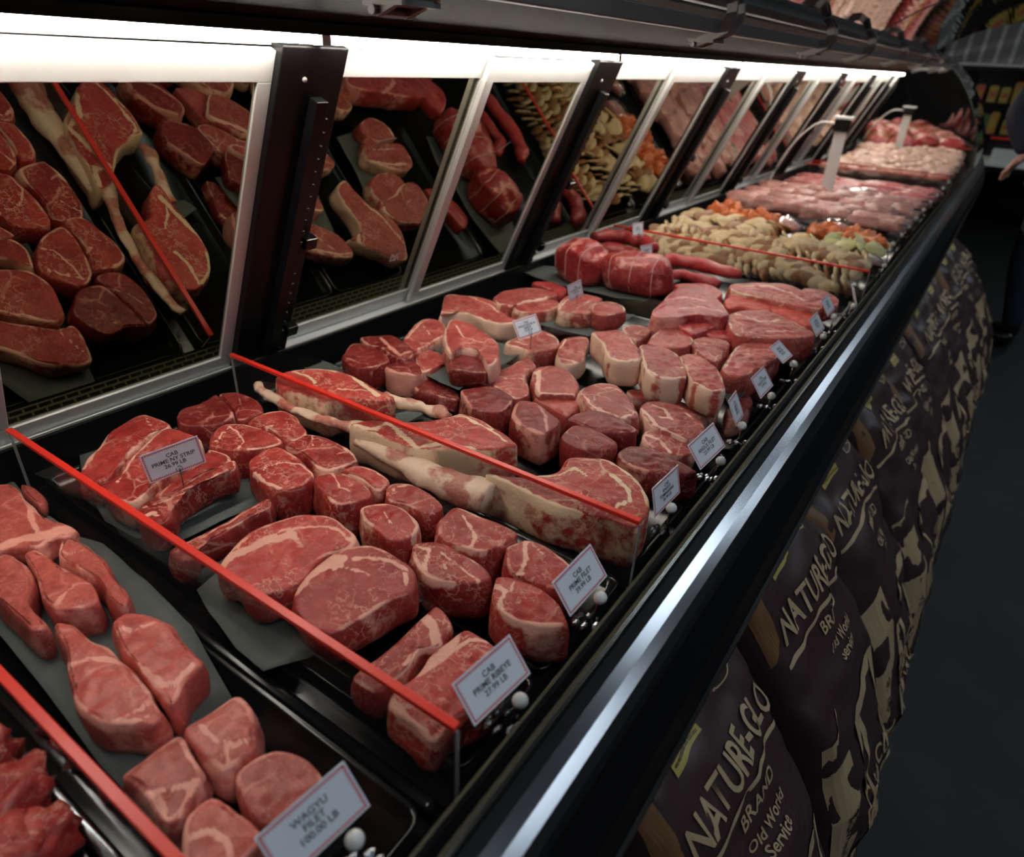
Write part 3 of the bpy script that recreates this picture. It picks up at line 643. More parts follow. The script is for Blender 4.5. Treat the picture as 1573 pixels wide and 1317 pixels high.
o = MB().tube([p_, p_.lerp(q_, .3) + Vector((.002, .001, .003)), p_.lerp(q_, .7), q_], [.004, .008, .009, .005], 10, flat=.6).build('beef_trim_strip', MEAT['angus'], None, True); tag(o, 'thin strip of trim seen through the clear divider below the ribeyes', 'meat')
# ------------------------------------------------------------------ tomahawks
def bone(parent, pts, radii, label=None):
    P = []
    for i in range(len(pts) - 1):
        for k in range(4):
            t = k / 4; p0, p1, p2, p3 = pts[max(0, i - 1)], pts[i], pts[i + 1], pts[min(len(pts) - 1, i + 2)]
            P.append(.5 * ((2 * p1) + (-p0 + p2) * t + (2 * p0 - 5 * p1 + 4 * p2 - p3) * t * t + (-p0 + 3 * p1 - 3 * p2 + p3) * t ** 3))
    P.append(pts[-1]); R = []
    for j in range(len(P)):
        f = j / (len(P) - 1) * (len(radii) - 1); a = min(int(f), len(radii) - 2); R.append(radii[a] + (radii[a + 1] - radii[a]) * (f - a))
    m = MB().tube([p - parent.location for p in P], R, 16, flat=.85)
    for v in m.v: v += Vector((1, 1, 1)) * noise.noise(v * 40) * .004 + Vector((0, 0, 1)) * noise.noise(v * 90) * .002
    o = mesh('rib_bone', m.v, m.f, MEAT['bone'], parent, True, {'fat': [.62 + .7 * noise.noise(v * 26) for v in m.v]})
    if label: o['label'] = label
t1 = S('i', '415,592 600,600 700,602 860,570 930,490 1120,488 1250,540 1380,650 1440,780 1405,880 1340,925 1200,880 1000,830 880,800 700,722 560,655', .888, .072, 'thick tomahawk steak with a creamy fat block facing the clear divider', 'toma', 'tomahawk_steak', side=.66, fat=.3, cat='steak',
       fl=[('415,592 560,650 700,722 880,800 1000,830', .008, 1), ('720,610 870,600 980,560 1040,610', .004, .9), ('1200,600 1300,690 1310,760 1200,810 1130,790', .005, .95), ('1120,490 1260,560 1390,680 1430,790', .004, .9)])
bone(t1, [at(*q, z=.858) for q in [(752, 768), (725, 757), (690, 745), (650, 727), (610, 705), (570, 688), (548, 678)]], [.024, .027, .025, .022, .018, .014, .009])
t2 = S('j', '150,850 250,822 350,820 560,826 740,800 850,776 1000,842 1182,962 1100,992 960,1012 850,1002 700,1010 560,1000 420,960 290,905', .886, .070, 'middle tomahawk steak with a long thin bone running to the back left', 'toma', 'tomahawk_steak', side=.7, fat=.35,
       fl=[('180,850 300,880 380,840 500,940 560,990', .006, .95), ('600,985 720,970 900,1000', .007, .9), ('760,800 850,800 1000,880 1120,960', .004, .9), ('1000,850 1060,920', .003, .9)])
bone(t2, [at(*q, z=.868) for q in [(600, 668), (560, 661), (528, 654), (500, 647), (462, 633), (430, 618), (408, 604), (395, 592)]], [.016, .013, .011, .010, .009, .009, .010, .008])
t3 = S('h', '165,330 200,295 280,270 400,262 540,272 660,310 780,380 905,440 800,462 640,445 560,455 460,475 330,425 200,385', .890, .070, 'farthest tomahawk steak half behind the clear divider, bone pointing to the front', 'toma', 'tomahawk_steak', side=.5, fat=.35,
       fl=[('280,285 380,320 420,360', .005, .9), ('660,320 720,380 800,430', .007, .95), ('560,400 680,400 800,420', .003, .8), ('300,275 420,265 540,280', .004, .9)])
bone(t3, [at(*q, z=.875) for q in [(590, 612), (608, 617), (630, 622), (655, 628), (675, 633), (692, 640)]], [.014, .012, .010, .011, .013, .009])
# ------------------------------------------------------------------ angus filets and ribeyes
A = [
 ('j', '100,450 110,410 170,352 300,360 402,450 330,492 190,500', .868, .052, 'dark angus filet at the far left end of the group behind the tomahawks', 'dark', [('130,440 200,470 330,490', .003, .7)], .2),
 ('j', '215,312 330,300 420,300 530,370 542,430 470,455 390,420 330,372 250,355', .876, .05, 'dark angus filet with a fatty corner behind the far left one', 'dark', [('340,320 400,380 460,430 520,400', .006, .9)], .3),
 ('j', '365,490 430,460 545,450 602,520 560,547 460,542 380,522', .866, .055, 'small angus filet with a wide pale side, second along the tomahawk bone', 'dark', [('370,500 440,530 560,545', .004, .8)], .8),
 ('j', '550,430 640,390 752,450 610,525 560,490', .862, .045, 'flat wedge of red angus beef pointing at the dark paper', 'angus', [], .3),
 ('j', '478,320 560,222 640,195 730,230 745,290 700,320 560,392 500,360', .872, .04, 'ragged angus ribeye at the back behind the dark filets', 'angus', [('500,320 580,230 640,200', .004, .8), ('600,240 640,300', .003, .7)], .4),
 ('j', '540,590 620,565 730,600 815,650 800,700 650,665 560,640', .842, .035, 'low dark piece of angus beef under the overhanging paper', 'dark', [], .3),
 ('j', '825,640 900,620 1030,612 1160,682 1090,772 960,770 870,722', .872, .058, 'square dark angus filet under the shadow of the propped ribeye', 'dark', [('830,650 880,720 900,760', .005, .8)], .35),
 ('j', '1030,532 1140,480 1240,425 1297,490 1240,560 1255,660 1160,690 1030,612', .866, .05, 'triangular angus steak left of the round ribeye with yellow fat', 'angus', [('1100,570 1240,575', .003, .8)], .3),
 ('k', '218,225 260,175 370,165 460,200 518,270 500,342 380,347 262,335', .872, .045, 'round angus ribeye with a yellow fat crescent on its left', 'angus', [('222,225 270,200 270,260 262,330', .006, 1), ('270,335 380,340 500,340', .003, .9)], .4),
 ('k', '238,372 300,347 500,352 512,430 440,482 340,422', .860, .045, 'small brownish angus filet below the round ribeye', 'angus', [], .3),
 ('k', '98,500 105,430 150,380 260,390 370,470 412,522 300,592 160,542', .878, .062, 'blocky dark angus filet with pale rim, by the gap behind the tomahawks', 'dark', [('130,400 110,470 150,540 300,590', .005, .9), ('260,395 310,480 320,560', .004, .9)], .55),
 ('k', '512,325 560,285 680,273 780,305 870,420 885,490 780,492 700,462 600,442 540,392', .874, .045, 'angus ribeye with a white seam, middle of the ribeye row', 'angus', [('620,320 720,300 780,330', .004, .8), ('540,340 600,420 700,460', .003, 1), ('780,490 880,450', .005, .9)], .5),
 ('k', '440,492 560,440 700,455 850,530 868,572 700,582 620,562 500,522', .874, .045, 'dark grained angus beef piece lying over the square ones', 'dark', [], .1),
 ('k', '405,600 470,530 580,542 700,602 762,642 740,682 560,692 462,652', .876, .058, 'dark grained angus filet at the edge of the tomahawk gap', 'dark', [('440,580 520,620', .004, .7)], .4),
 ('k', '888,420 960,385 1100,395 1240,470 1292,560 1200,622 1080,582 940,522', .870, .04, 'angus ribeye with fat swirls nearest the angus filet card', 'angus', [('980,420 1050,450 1080,500 1020,490', .005, .95), ('900,430 1000,540 1180,620', .004, .9), ('1140,430 1220,500', .003, .8)], .6),
 ('k', '898,592 960,560 1080,592 1212,652 1232,702 1080,722 932,652', .862, .045, 'angus steak below the swirled ribeye, near the front rail', 'angus', [('940,600 1020,640 1080,700', .005, .9)], .5),
 ('k', '755,700 830,655 1000,682 1232,800 1222,832 1000,832 800,768', .868, .055, 'long dark angus filet behind the tomahawk price card', 'dark', [], .35)]
for k_, p_, z_, th_, l_, kd, fl_, sd_ in A: S(k_, p_, z_, th_, l_, kd, 'beef_steak' if 'filet' not in l_ else 'beef_filet', fl=fl_, side=sd_)
S('j', '722,300 740,235 790,203 900,230 1052,332 1062,450 1000,482 940,402 830,382 765,425 730,345', .905, .048, 'thick angus ribeye propped up on dark paper with pale fat side', 'angus', 'ribeye_steak', fl=[('730,240 730,340 765,420', .006, .95), ('800,240 850,320 960,350', .003, .8)], side=.6)
S('j', '765,440 780,405 840,385 950,402 1012,435 1002,530 860,522 760,505', .890, .036, 'dark red lump of angus beef in front of the propped ribeye', 'dark', 'beef_steak', side=.1)
# ------------------------------------------------------------------ bone-in loin steaks
B = [
 ('l', '60,585 80,510 100,455 230,455 380,482 450,560 542,602 535,620 400,628 240,572 120,562', .884, .045, 'big bone-in loin steak with a broad creamy side at the back left', [('240,460 380,520 420,560', .004, .9), ('80,560 240,572 400,625', .006, .9)], .95),
 ('l', '388,467 480,420 640,407 782,440 740,472 600,492 480,522 420,510', .886, .04, 'flat loin steak lying behind the big bone-in one', [('400,500 500,520 600,490', .004, .8)], .4),
 ('l', '515,525 610,480 730,475 806,505 760,542 640,562 540,552', .880, .045, 'oval filet end of a loin steak by the green paper', [('530,520 600,490', .003, .8)], .4),
 ('l', '785,545 800,490 860,450 950,445 1062,475 1000,522 990,560 880,562', .892, .042, 'small two-part loin steak with a price card stuck in it', [('790,540 840,490 900,460', .005, .9), ('900,540 990,490', .003, .8)], .6),
 ('l', '1000,515 1090,490 1197,520 1192,560 1080,582 1000,562', .892, .042, 'round eye of the small loin steak on grey paper', [('1010,510 1090,492 1190,520', .0025, 1)], .3),
 ('l', '628,375 740,370 842,410 810,452 700,405', .870, .04, 'dark red strip of beef half under the tied roast tray', [], .1),
 ('l', '460,750 560,700 690,668 792,720 785,780 650,802 560,782', .872, .045, 'loin steak below the bone-in ribeye price card', [('470,748 600,720 700,690 790,720', .003, .9), ('520,740 600,760', .004, .8)], .5),
 ('l', '790,770 830,715 972,713 962,800 935,862 840,882 785,835', .874, .04, 'squarish loin steak left of the gaping bone-in steak', [('800,780 840,730 960,720', .003, .8), ('800,840 900,870', .004, .9)], .8),
 ('m', '110,445 190,430 300,430 370,490 432,602 330,625 225,602 170,502', .902, .055, 'thick bone-in steak with curled pale bone end and fat-streaked front', [('110,445 170,500 220,600', .007, 1), ('230,600 330,622 430,600', .004, .9)], .75),
 ('m', '298,422 350,395 440,400 492,430 400,502 340,462', .878, .04, 'small reddish steak behind the thick bone-in steak', [('300,430 380,490', .003, .8)], .4),
 ('m', '400,530 520,518 640,570 692,650 700,722 560,732 450,682', .900, .055, 'bone-in steak with striped cream and red front side, left of two', [('420,540 450,670 560,725 700,715', .003, .9), ('640,660 690,655', .004, .9)], .62),
 ('m', '648,585 760,578 882,650 942,792 850,802 720,735 685,650', .902, .055, 'bone-in steak with striped cream and red front side, right of two', [('690,660 730,740 850,800 940,790', .003, .9)], .62),
 ('m', '462,495 520,430 620,400 722,460 740,512 640,542 500,522', .886, .05, 'smooth pink angus cut behind the striped bone-in steaks', [('470,480 520,440', .005, .9)], .3),
 ('m', '640,392 720,363 822,363 887,395 800,442 720,452', .892, .04, 'flat tapering red cut in front of the white-streaked roast', [], .3),
 ('m', '720,505 780,470 900,480 962,502 950,562 880,622 780,572', .884, .05, 'rounded pink cut in the middle of the far beef cuts', [('740,500 840,520', .003, .7)], .4),
 ('m', '915,670 930,620 990,540 1090,480 1200,480 1290,560 1200,645 1050,712 960,705', .888, .06, 'large smooth pink sirloin lump behind the tilted square card', [('940,660 980,570 1000,540', .003, 1), ('1000,560 1090,580', .002, .8)], .3),
 ('m', '480,330 550,240 650,160 760,150 860,200 940,290 950,345 760,335 620,350', .912, .065, 'roast streaked with white connective tissue, right of the tied roasts', [('560,250 680,230 800,250', .010, .7), ('650,300 800,290 920,320', .008, .7)], .35),
 ('m', '950,330 1100,300 1260,330 1482,442 1420,475 1200,482 1020,465 955,400', .900, .06, 'wide flat beef cut with silvery skin near the front rail', [('1000,330 1150,380 1260,370', .008, .7), ('1200,440 1350,440', .006, .7)], .2),
 ('m', '960,150 1100,135 1290,140 1420,190 1545,290 1400,285 1200,242 1000,195', .905, .055, 'long beef cut with loose white streaks beside the sliced pale meat', [('1050,160 1200,160 1330,200', .010, .7), ('1340,200 1420,250', .006, .7)], .3),
 ('m', '795,435 870,420 1000,440 1042,492 960,492 860,470', .884, .045, 'thin red cut between the wide flat cut and the pink lumps', [], .3),
 ('m', '625,160 690,140 830,145 905,180 922,212 850,230', .892, .04, 'small red cut behind the white-streaked roast', [], .3)]
for k_, p_, z_, th_, l_, fl_, sd_ in B:
    S(k_, p_, z_, th_, l_, 'lean' if ('roast' in l_ or 'strip of' in l_ or 'red cut' in l_) else 'loin', 'beef_steak', fl=fl_, side=sd_, rough=.003, stripe=.55 if 'striped cream' in l_ or 'fat-streaked' in l_ else 0)
S('m', '930,245 980,210 1100,215 1217,262 1200,322 1050,292 950,292', .894, .045, 'bright red tenderized steak, left of two beside the flat cut', 'cubed', 'cubed_steak', side=0, fat=0)
S('m', '1228,268 1330,280 1505,345 1450,402 1300,342 1220,312', .892, .045, 'bright red tenderized steak, right of two near the front cards', 'cubed', 'cubed_steak', side=0, fat=0)
S('m', '1400,180 1480,170 1600,210 1640,260 1560,290 1470,240', .880, .04, 'dark red beef end beside the farthest beef price card', 'lean', 'beef_steak')
S('m', '940,910 1000,850 1080,830 1110,880 1060,960 960,975', .850, .04, 'raw beef end showing below the striped steak at the front rail', 'dark', 'beef_steak')
# fat lumps lower layer visible between
S('m', '330,800 460,790 600,840 720,880 900,930 800,960 560,880 380,850', .842, .03, 'low fatty steak edge in the shade under the striped steaks', 'angus', 'beef_steak', side=.6)
# ------------------------------------------------------------------ tied roasts and tenderloins
def roast(px, py, sc, rot, label, seed, strings=True):
    me = blob_mesh('tied_roast', seed, sc, MEAT['lean'], .10, 1.3, 36, 24, .3, .72)
    o = place('tied_roast', me, at(px, py, z=.856), rot, 1, label, 'roast')
    if strings:
        k = 0
        for f in (-.45, 0.0, .45):
            rr = math.sqrt(1 - f * f); pts = []
            for j in range(29):
                t = 2 * math.pi * j / 28; d = Vector((f, rr * math.cos(t), rr * math.sin(t))); so = Vector((seed * 3.1, seed, 0))
                kk = 1.005 + noise.noise(d.normalized() * 1.3 + so) * .2 + noise.noise(d.normalized() * 4.3 + so) * .05
                dd = d.normalized(); p = Vector([math.copysign(abs(c) ** .72, c) for c in dd]) * kk; p.z = max(p.z, -.70); pts.append(Vector((p.x * sc[0], p.y * sc[1], (p.z + .72) * sc[2])))
            MB().tube(pts, .0016, 6, False).build('butcher_twine', M['twine'], o, True)
    return o
roast(893, 428, (.085, .062, .062), -.35, 'tied red roast wrapped with twine, left of the two big roasts', 5)
roast(975, 444, (.100, .066, .058), .15, 'big red roast with smooth pale top, right of the tied one', 9)
def tender(key, s, z, rad, label, kind='lean'):
    P = trace(key, s, z); PP = []
    for i in range(len(P) - 1):
        for k in range(5): PP.append(P[i].lerp(P[i + 1], k / 5))
    PP.append(P[-1]); c = PP[len(PP) // 2].copy(); n = len(PP)
    R = [rad * (.35 + .65 * math.sin(math.pi * min(1, max(0, (i + .9) / (n + .8)))) ** .5) * (1 + .12 * 3 * noise.noise(Vector((i * .35, z * 50, rad * 300)))) for i in range(n)]
    m = MB().tube([p - c for p in PP], R, 16, flat=.85); fa = [.12 + noise.noise(v * 22) * .5 for v in m.v]
    o = mesh('beef_tenderloin', m.v, m.f, MEAT[kind], None, True, {'fat': fa}); o.location = c
    return tag(o, label, 'meat')
tender('n', '125,500 220,490 330,500 400,530', .884, .028, 'red tenderloin at the back under the farthest small price card')
tender('n', '380,520 440,530 500,570', .884, .028, 'short red tenderloin end right of the small price card')
tender('n', '110,570 240,575 400,600', .862, .026, 'red tenderloin lying just behind the tied roasts')
tender('n', '515,640 620,640 760,660 900,700 1030,730', .878, .026, 'long curved tenderloin beside the sliced pale meat')
tender('n', '540,740 680,730 800,765 900,790', .852, .022, 'darker tenderloin under the long curved one')
tray(-1.04, -.62, 1.74, 2.03, 'shallow black tray carrying the two tied roasts', z=.832, h=.016)

# ------------------------------------------------------------------ sliced, marinated and far goods
M['slice'] = pbr('pale_sliced_marinated', (.62, .44, .23), .45, noise_amt=.4, noise_scale=55, bump=.4)
M['slice2'] = pbr('brown_edged_slice', (.30, .12, .035), .4, noise_amt=.4, noise_scale=60, bump=.5)
M['orangem'] = pbr('orange_marinade', (.62, .15, .04), .4, noise_amt=.35, noise_scale=50, bump=.9)
M['squash'] = pbr('green_edged_slice', (.55, .50, .22), .4, noise_amt=.35, noise_scale=70, bump=.4)
M['chicken'] = pbr('pale_chicken', (.72, .44, .34), .32, noise_amt=.22, noise_scale=30, bump=.4)
MEAT['pork'] = meat('pale_pork', (.50, .20, .17), (.62, .30, .26), (.80, .58, .48), .35, .3, .3, .6)
MEAT['pink'] = meat('pink_red_meat', (.50, .10, .11), (.62, .18, .17), (.80, .48, .42), .35, .3, .3, .6)
def slice_mesh(name, mat, seed):
    vs = []; fs = []; n = 16
    for k, (r, z) in enumerate([(.90, -.5), (1, -.2), (1, .2), (.90, .5)]):
        for i in range(n):
            t = 2 * math.pi * i / n; q = 1 + .08 * noise.noise(Vector((math.cos(t), math.sin(t), seed)))
            vs.append((.031 * r * q * math.cos(t), .020 * r * q * math.sin(t), z * .006 + .001 * math.sin(2 * t + seed)))
    for k in range(3):
        for i in range(n): fs.append((k * n + i, k * n + (i + 1) % n, (k + 1) * n + (i + 1) % n, (k + 1) * n + i))
    fs += [tuple(range(n - 1, -1, -1)), tuple(range(3 * n, 4 * n))]
    me = bpy.data.meshes.new(name); me.from_pydata(vs, [], fs); me.materials.append(mat); me.polygons.foreach_set('use_smooth', [True] * len(fs)); return me
SL = [slice_mesh('marinated_slice', M['slice' if i % 2 == 0 else 'slice2'], i * 2.3) for i in range(5)]
SQ = [slice_mesh('squash_slice', M['squash'], 9 + i) for i in range(2)]
tray(-1.04, -.245, 2.225, 2.66, 'black tray under the sliced pale marinated pieces')
tray(-1.04, -.245, 2.68, 3.24, 'black tray under the orange marinated pieces and film packs')
tray(-1.04, -.25, 3.26, 3.98, 'black tray under the pale pork rolls')
tray(-1.04, -.25, 4.0, 4.73, 'black tray under the long pink and red cuts')
tray(-1.04, -.255, 4.97, 5.95, 'black tray under the nearer pale chicken pieces')
for r in range(8):                                # shingled rows leaning back to front
    yy = 2.238 + r * .050; zz = .838 + min(r, 4) * .008
    for c in range(27):
        x = -1.0 + c * .0275 + (r % 2) * .012
        if x > -.275: continue
        place('marinated_slice', SL[(c * 3 + r * 2 + (c * r) // 3) % 5], (x, yy + random.uniform(-.006, .006), zz + .008 * math.sin(c * .7 + r)), 1.2 + .5 * math.sin(c * .5 + r * 1.3), random.uniform(1.0, 1.3),
              'pale tan marinated slice in the shingled rows behind the third red divider', 'sliced meat', 'shingled pale marinated slices', (.95 + random.uniform(-.15, .15), random.uniform(-.2, .5)))
for i in range(60):
    x = -.98 + (i % 15) * .05 + random.uniform(-.01, .01); yy = 2.64 + (i // 15) * .045
    if -.60 < x < -.46 and i > 22: continue
    if x > -.28: continue
    sq = x > -.50
    place('squash_slice' if sq else 'marinated_slice', SQ[i % 2] if sq else SL[i % 3], (x, yy, .872 + random.uniform(0, .012)), random.uniform(0, 3), 1.25,
          'pale green-edged folded slice near the front of the second marinated row' if sq else 'cream folded slice behind the shingled rows, toward the doors', 'sliced meat', 'green-edged slices' if sq else 'cream folded slices', (random.uniform(.6, 1.0), random.uniform(-.4, .4)))
LUMP = [blob_mesh('marinated_chunk', 40 + i, (.036, .030, .032), M['orangem'], .22, 2.4, 18, 12) for i in range(4)]
for i in range(30):
    if i < 17: x, yy = -.93 + (i % 5) * .055, 2.82 + (i // 5) * .065
    else: x, yy = -.50 + ((i - 17) % 5) * .052, 2.76 + ((i - 17) // 5) * .07
    place('marinated_chunk', LUMP[i % 4], (x + random.uniform(-.01, .01), yy, .835 + (.018 if i % 2 else 0)), random.uniform(0, 6), random.uniform(.9, 1.15),
          'orange marinated chunk in the cluster nearer the mirror doors' if i < 17 else 'orange marinated chunk in the cluster nearer the front rail', 'meat', 'orange chunks by the doors' if i < 17 else 'orange chunks by the rail')
def film_pack(px, py, sc, rot, label, mat='pork', seed=1, herb=False):
    r = empty('film_wrapped_pack', at(px, py, z=.868)); r.location.z = .842; r.rotation_euler.z = rot; tag(r, label, 'package')
    o = bpy.data.objects.new('meat_piece', blob_mesh('meat_piece', seed, (sc[0] * .9, sc[1] * .85, sc[2] * .8), MEAT[mat], .08, 1.2)); COL.objects.link(o); o.parent = r
    o = bpy.data.objects.new('clear_film', blob_mesh('clear_film', seed, (sc[0], sc[1], sc[2]), M['film'], .12, 2.6, 26, 16)); COL.objects.link(o); o.parent = r
    if herb:
        o = bpy.data.objects.new('herb_sprig', blob_mesh('herb_sprig', 3, (.03, .012, .006), M['green'], .3, 3)); COL.objects.link(o); o.parent = r; o.location = (0, 0, sc[2] * 1.25)
film_pack(1150, 338, (.045, .035, .028), .4, 'small crinkled film pack between the orange clusters at the doors side', seed=11)
film_pack(1205, 345, (.075, .045, .034), -.2, 'pale film-wrapped roll, left of the two long ones behind the orange chunks', seed=12)
film_pack(1285, 350, (.100, .045, .034), -.5, 'long film-wrapped pink roll, right of the two behind the orange chunks', seed=13)
film_pack(1320, 298, (.11, .05, .032), -.25, 'film-wrapped red cut with green herbs among the far pink cuts', 'pink', 14, True)
film_pack(1218, 287, (.05, .035, .02), .1, 'small film pack with pale green label at the far doors side', 'pink', 15, True)
ROLL = [blob_mesh('pork_roll', 60 + i, (.078, .046, .036), MEAT['pork'], .13, 1.9, 22, 14, .25, .62) for i in range(4)]
for r in range(5):
    for c in range(7):
        x = -.96 + c * .107 + (r % 2) * .03
        if x > -.29: continue
        place('pork_roll', ROLL[(r * 3 + c) % 4], (x, 3.31 + r * .128, .832 + random.uniform(0, .022)), random.uniform(-.22, .22), (random.uniform(.75, 1.05), 1.25, random.uniform(.85, 1.1)), 'pale pink pork roll in the rows behind the film packs', 'meat', 'pale pork rolls in rows')
LONG = [blob_mesh('pink_cut', 70 + i, (.125, .044, .034), MEAT['pink'], .14, 2.2, 24, 14, .35, .62) for i in range(4)]
for r in range(6):
    for c in range(4):
        x = -.93 + c * .185 + (r % 2) * .03
        if x > -.33: continue
        place('pink_cut', LONG[(r + c) % 4], (x, 4.05 + r * .108, .808 + random.uniform(0, .016)), random.uniform(-.25, .15), (random.uniform(.7, 1.05), 1.2, .85), 'long glossy pink-red cut in the rows before the pair of close dividers', 'meat', 'long pink-red cuts in rows')
CH = [blob_mesh('chicken_piece', 80 + i, (.060, .050, .040), M['chicken'], .24, 2.0, 20, 14) for i in range(4)]
for r in range(14):
    for c in range(6):
        x = -.95 + c * .125 + (r % 2) * .05
        if x > -.30: continue
        q = bend(Vector((x, 5.04 + r * .142, .830 + random.uniform(0, .025))))
        place('chicken_piece', CH[(r * 3 + c) % 4], q, random.uniform(0, 6), (1.1, 1.3, .95), 'pale raw chicken piece in the long heap between the far red dividers', 'chicken', 'pale chicken pieces')
FARM = [MEAT['pink'], MEAT['lean'], M['slice2'], MEAT['pork'], MEAT['dark']]
FM = [blob_mesh('far_cut', 90 + i, (.11, .055, .05), FARM[i], .12, 1.5, 18, 12, .2) for i in range(5)]
FN = ['pink', 'bright red', 'tan brown', 'pale pink', 'dark red']
for r in range(18):
    for c in range(4):
        x = -.90 + c * .19
        if x > -.3: continue
        k = (r * 2 + (c // 2)) % 5
        q = bend(Vector((x, 7.14 + r * .15, .832 + .03 * random.random())))
        place('meat_cut', FM[k], q, random.uniform(-.3, .3) + bend_ang(q.y), (.9, 1.05, 1.4), FN[k] + ' cut in the rows at the far end of the case', 'meat', FN[k] + ' cuts at the far end')
# upright with black head and hose among the far goods
def upright(px, py, topz, label, s=1.0):
    b = at(px, py, z=.88); b.z = .822
    r = empty('display_upright', b); tag(r, label, 'stand'); h = topz - b.z
    MB().box(-.028 * s, .028 * s, -.004, .004, 0, h * .80).build('metal_blade', M['alu'], r)
    MB().box(-.035 * s, .035 * s, -.03 * s, .03 * s, h * .80, h * .93).build('black_head', M['blackp'], r, bevel=.006)
    MB().box(-.045 * s, .045 * s, -.035 * s, .035 * s, h * .935, h * .96).build('top_plate', M['alu'], r)
    P = [Vector((-.035, 0, h * .88)), Vector((-.12, 0, h * .86)), Vector((-.21, .0, h * .62)), Vector((-.27, 0, h * .30)), Vector((-.29, 0, .02))]
    Q = []
    for i in range(4):
        for k in range(5): t = k / 5; p0, p1, p2, p3 = P[max(0, i - 1)], P[i], P[i + 1], P[min(4, i + 2)]; Q.append(.5 * ((2 * p1) + (-p0 + p2) * t + (2 * p0 - 5 * p1 + 4 * p2 - p3) * t * t + (-p0 + 3 * p1 - 3 * p2 + p3) * t ** 3))
    MB().tube(Q + [P[-1]], .0045, 8).build('clear_hose', M['ball'], r, True)
upright(1268, 296, 1.245, 'narrow metal upright with black head and curved hose among the pink cuts')
upright(1378, 232, 1.22, 'smaller dark-headed upright with hose farther away among the chicken', 1.0)

# ------------------------------------------------------------------ price cards
def text_mesh(body, size, mat, parent, name='printed_text'):
    cu = bpy.data.curves.new('txt', 'FONT'); cu.body = body; cu.size = size; cu.align_x = 'CENTER'; cu.align_y = 'CENTER'; cu.space_line = .95; cu.resolution_u = 3; cu.offset = size * .018
    o = bpy.data.objects.new('txt', cu); COL.objects.link(o); me = bpy.data.meshes.new_from_object(o, depsgraph=bpy.context.evaluated_depsgraph_get())
    bpy.data.objects.remove(o); bpy.data.curves.remove(cu); me.name = name; me.materials.clear(); me.materials.append(mat)
    ob = bpy.data.objects.new(name, me); COL.objects.link(ob); ob.parent = parent; return ob
def card(px, py, z, xa, up, text, label, w=.073, h=.042, clip=True, tsize=.0078):
    c = at(px, py, z=z); xa = Vector(xa).normalized(); up = Vector(up); up = (up - xa * up.dot(xa)).normalized(); nn = xa.cross(up)
    r = empty('price_card'); r.matrix_world = Matrix.Translation(c) @ Matrix((xa, up, nn)).transposed().to_4x4(); tag(r, label, 'price card')
    MB().box(-w / 2, w / 2, -h / 2, h / 2, -.0006, 0).build('card', M['card'], r)
    b = MB(); t = .0016; mrg = .0022
    # zigzag border
    def zig(p0, p1, nrm, k):
        d = (p1 - p0) / k
        for i in range(k):
            a = p0 + d * i; b.add([a, a + d, a + d * .5 + nrm * .0024], [(0, 1, 2)])
            b.add([a, a + d, a + d - nrm * .0005, a - nrm * .0005], [(0, 3, 2, 1)])
    x, y = w / 2 - mrg, h / 2 - mrg; zc = .0003
    V = lambda q, s: Vector((q, s, zc))
    zig(V(-x, -y), V(x, -y), Vector((0, 1, 0)), 26); zig(V(-x, y), V(x, y), Vector((0, -1, 0)), 26)
    zig(V(-x, -y), V(-x, y), Vector((1, 0, 0)), 14); zig(V(x, -y), V(x, y), Vector((-1, 0, 0)), 14)
    b.build('printed_border', M['redink'], r)
    tx = text_mesh(text, tsize, M['ink'], r); tx.location = (0, .001, .0004)
    if clip:
        MB().box(-.014, .018, -h / 2 - .010, -h / 2 + .010, -.0035, -.0012).build('clear_clip', M['acrylic'], r, bevel=.0005)
        Mi = r.matrix_world.inverted()
        jc = Vector((.016, -h / 2 - .014, -.004)); jw = r.matrix_world @ jc
        MB().sphere(jc, .0075).build('ball_joint', M['ball'], r, True)
        # stem and faceted clear clips down to the ledge
        foot = Vector((min(jw.x + .010, -.222), jw.y + .004, .822)); st = MB().tube([jc, Mi @ (jw.lerp(foot, .5) + Vector((-.006, .004, 0))), Mi @ foot], .0022, 8)
        st.build('clip_stem', M['chrome'], r, True)
        bs = MB()
        for q in range(9):
            a = q * .7; c_ = Mi @ (foot + Vector((-.012 + .020 * math.cos(a) * (.4 + q * .07), .016 * math.sin(a), .010 + q * .0035)))
            bs.sphere(c_, .0045, 6, 4, (1.5, .8, .9))
        bs.build('faceted_clip_base', M['chrome'], r)
    else:
        Mi = r.matrix_world.inverted()
        f = r.matrix_world @ Vector((.002, -h / 2, 0)); e = f + Vector((0, 0, -.03))
        st = MB().tube([Mi @ (f + Vector((0, 0, .006))), Mi @ e], .0009, 6); st.build('wire_pick', M['chrome'], r)
        st = MB().tube([Vector((.002 + .004 * math.cos(a), -h / 2 + .006 + .004 * math.sin(a), .001)) for a in [k * .6 for k in range(11)]], .0005, 5); st.build('wire_loop', M['chrome'], r)
    return r
XA, UP = (.12, .99, .07), (-.60, -.03, .80)
card(484, 1262, .925, (.16, .975, .15), (-.55, -.03, .835), 'WAGYU\nFILET\n100.00 LB', 'blurred WAGYU FILET price card at the bottom edge')
card(267, 706, .925, (.271, .957, .1), (-.093, -.078, .993), 'CAB\nPRIME NY STRIP\n26.99 LB', 'PRIME NY STRIP price card stuck in the strip steaks', clip=False)
card(757, 1043, .925, (.129, .989, .076), (-.621, .021, .784), 'CAB\nPRIME RIBEYE\n27.99 LB', 'PRIME RIBEYE price card on a ball clip at the front rail')
card(892, 890, .925, (.056, .994, .092), (-.575, -.043, .817), 'CAB\nPRIME FILET\n39.99 LB', 'PRIME FILET price card on a ball clip at the front rail')
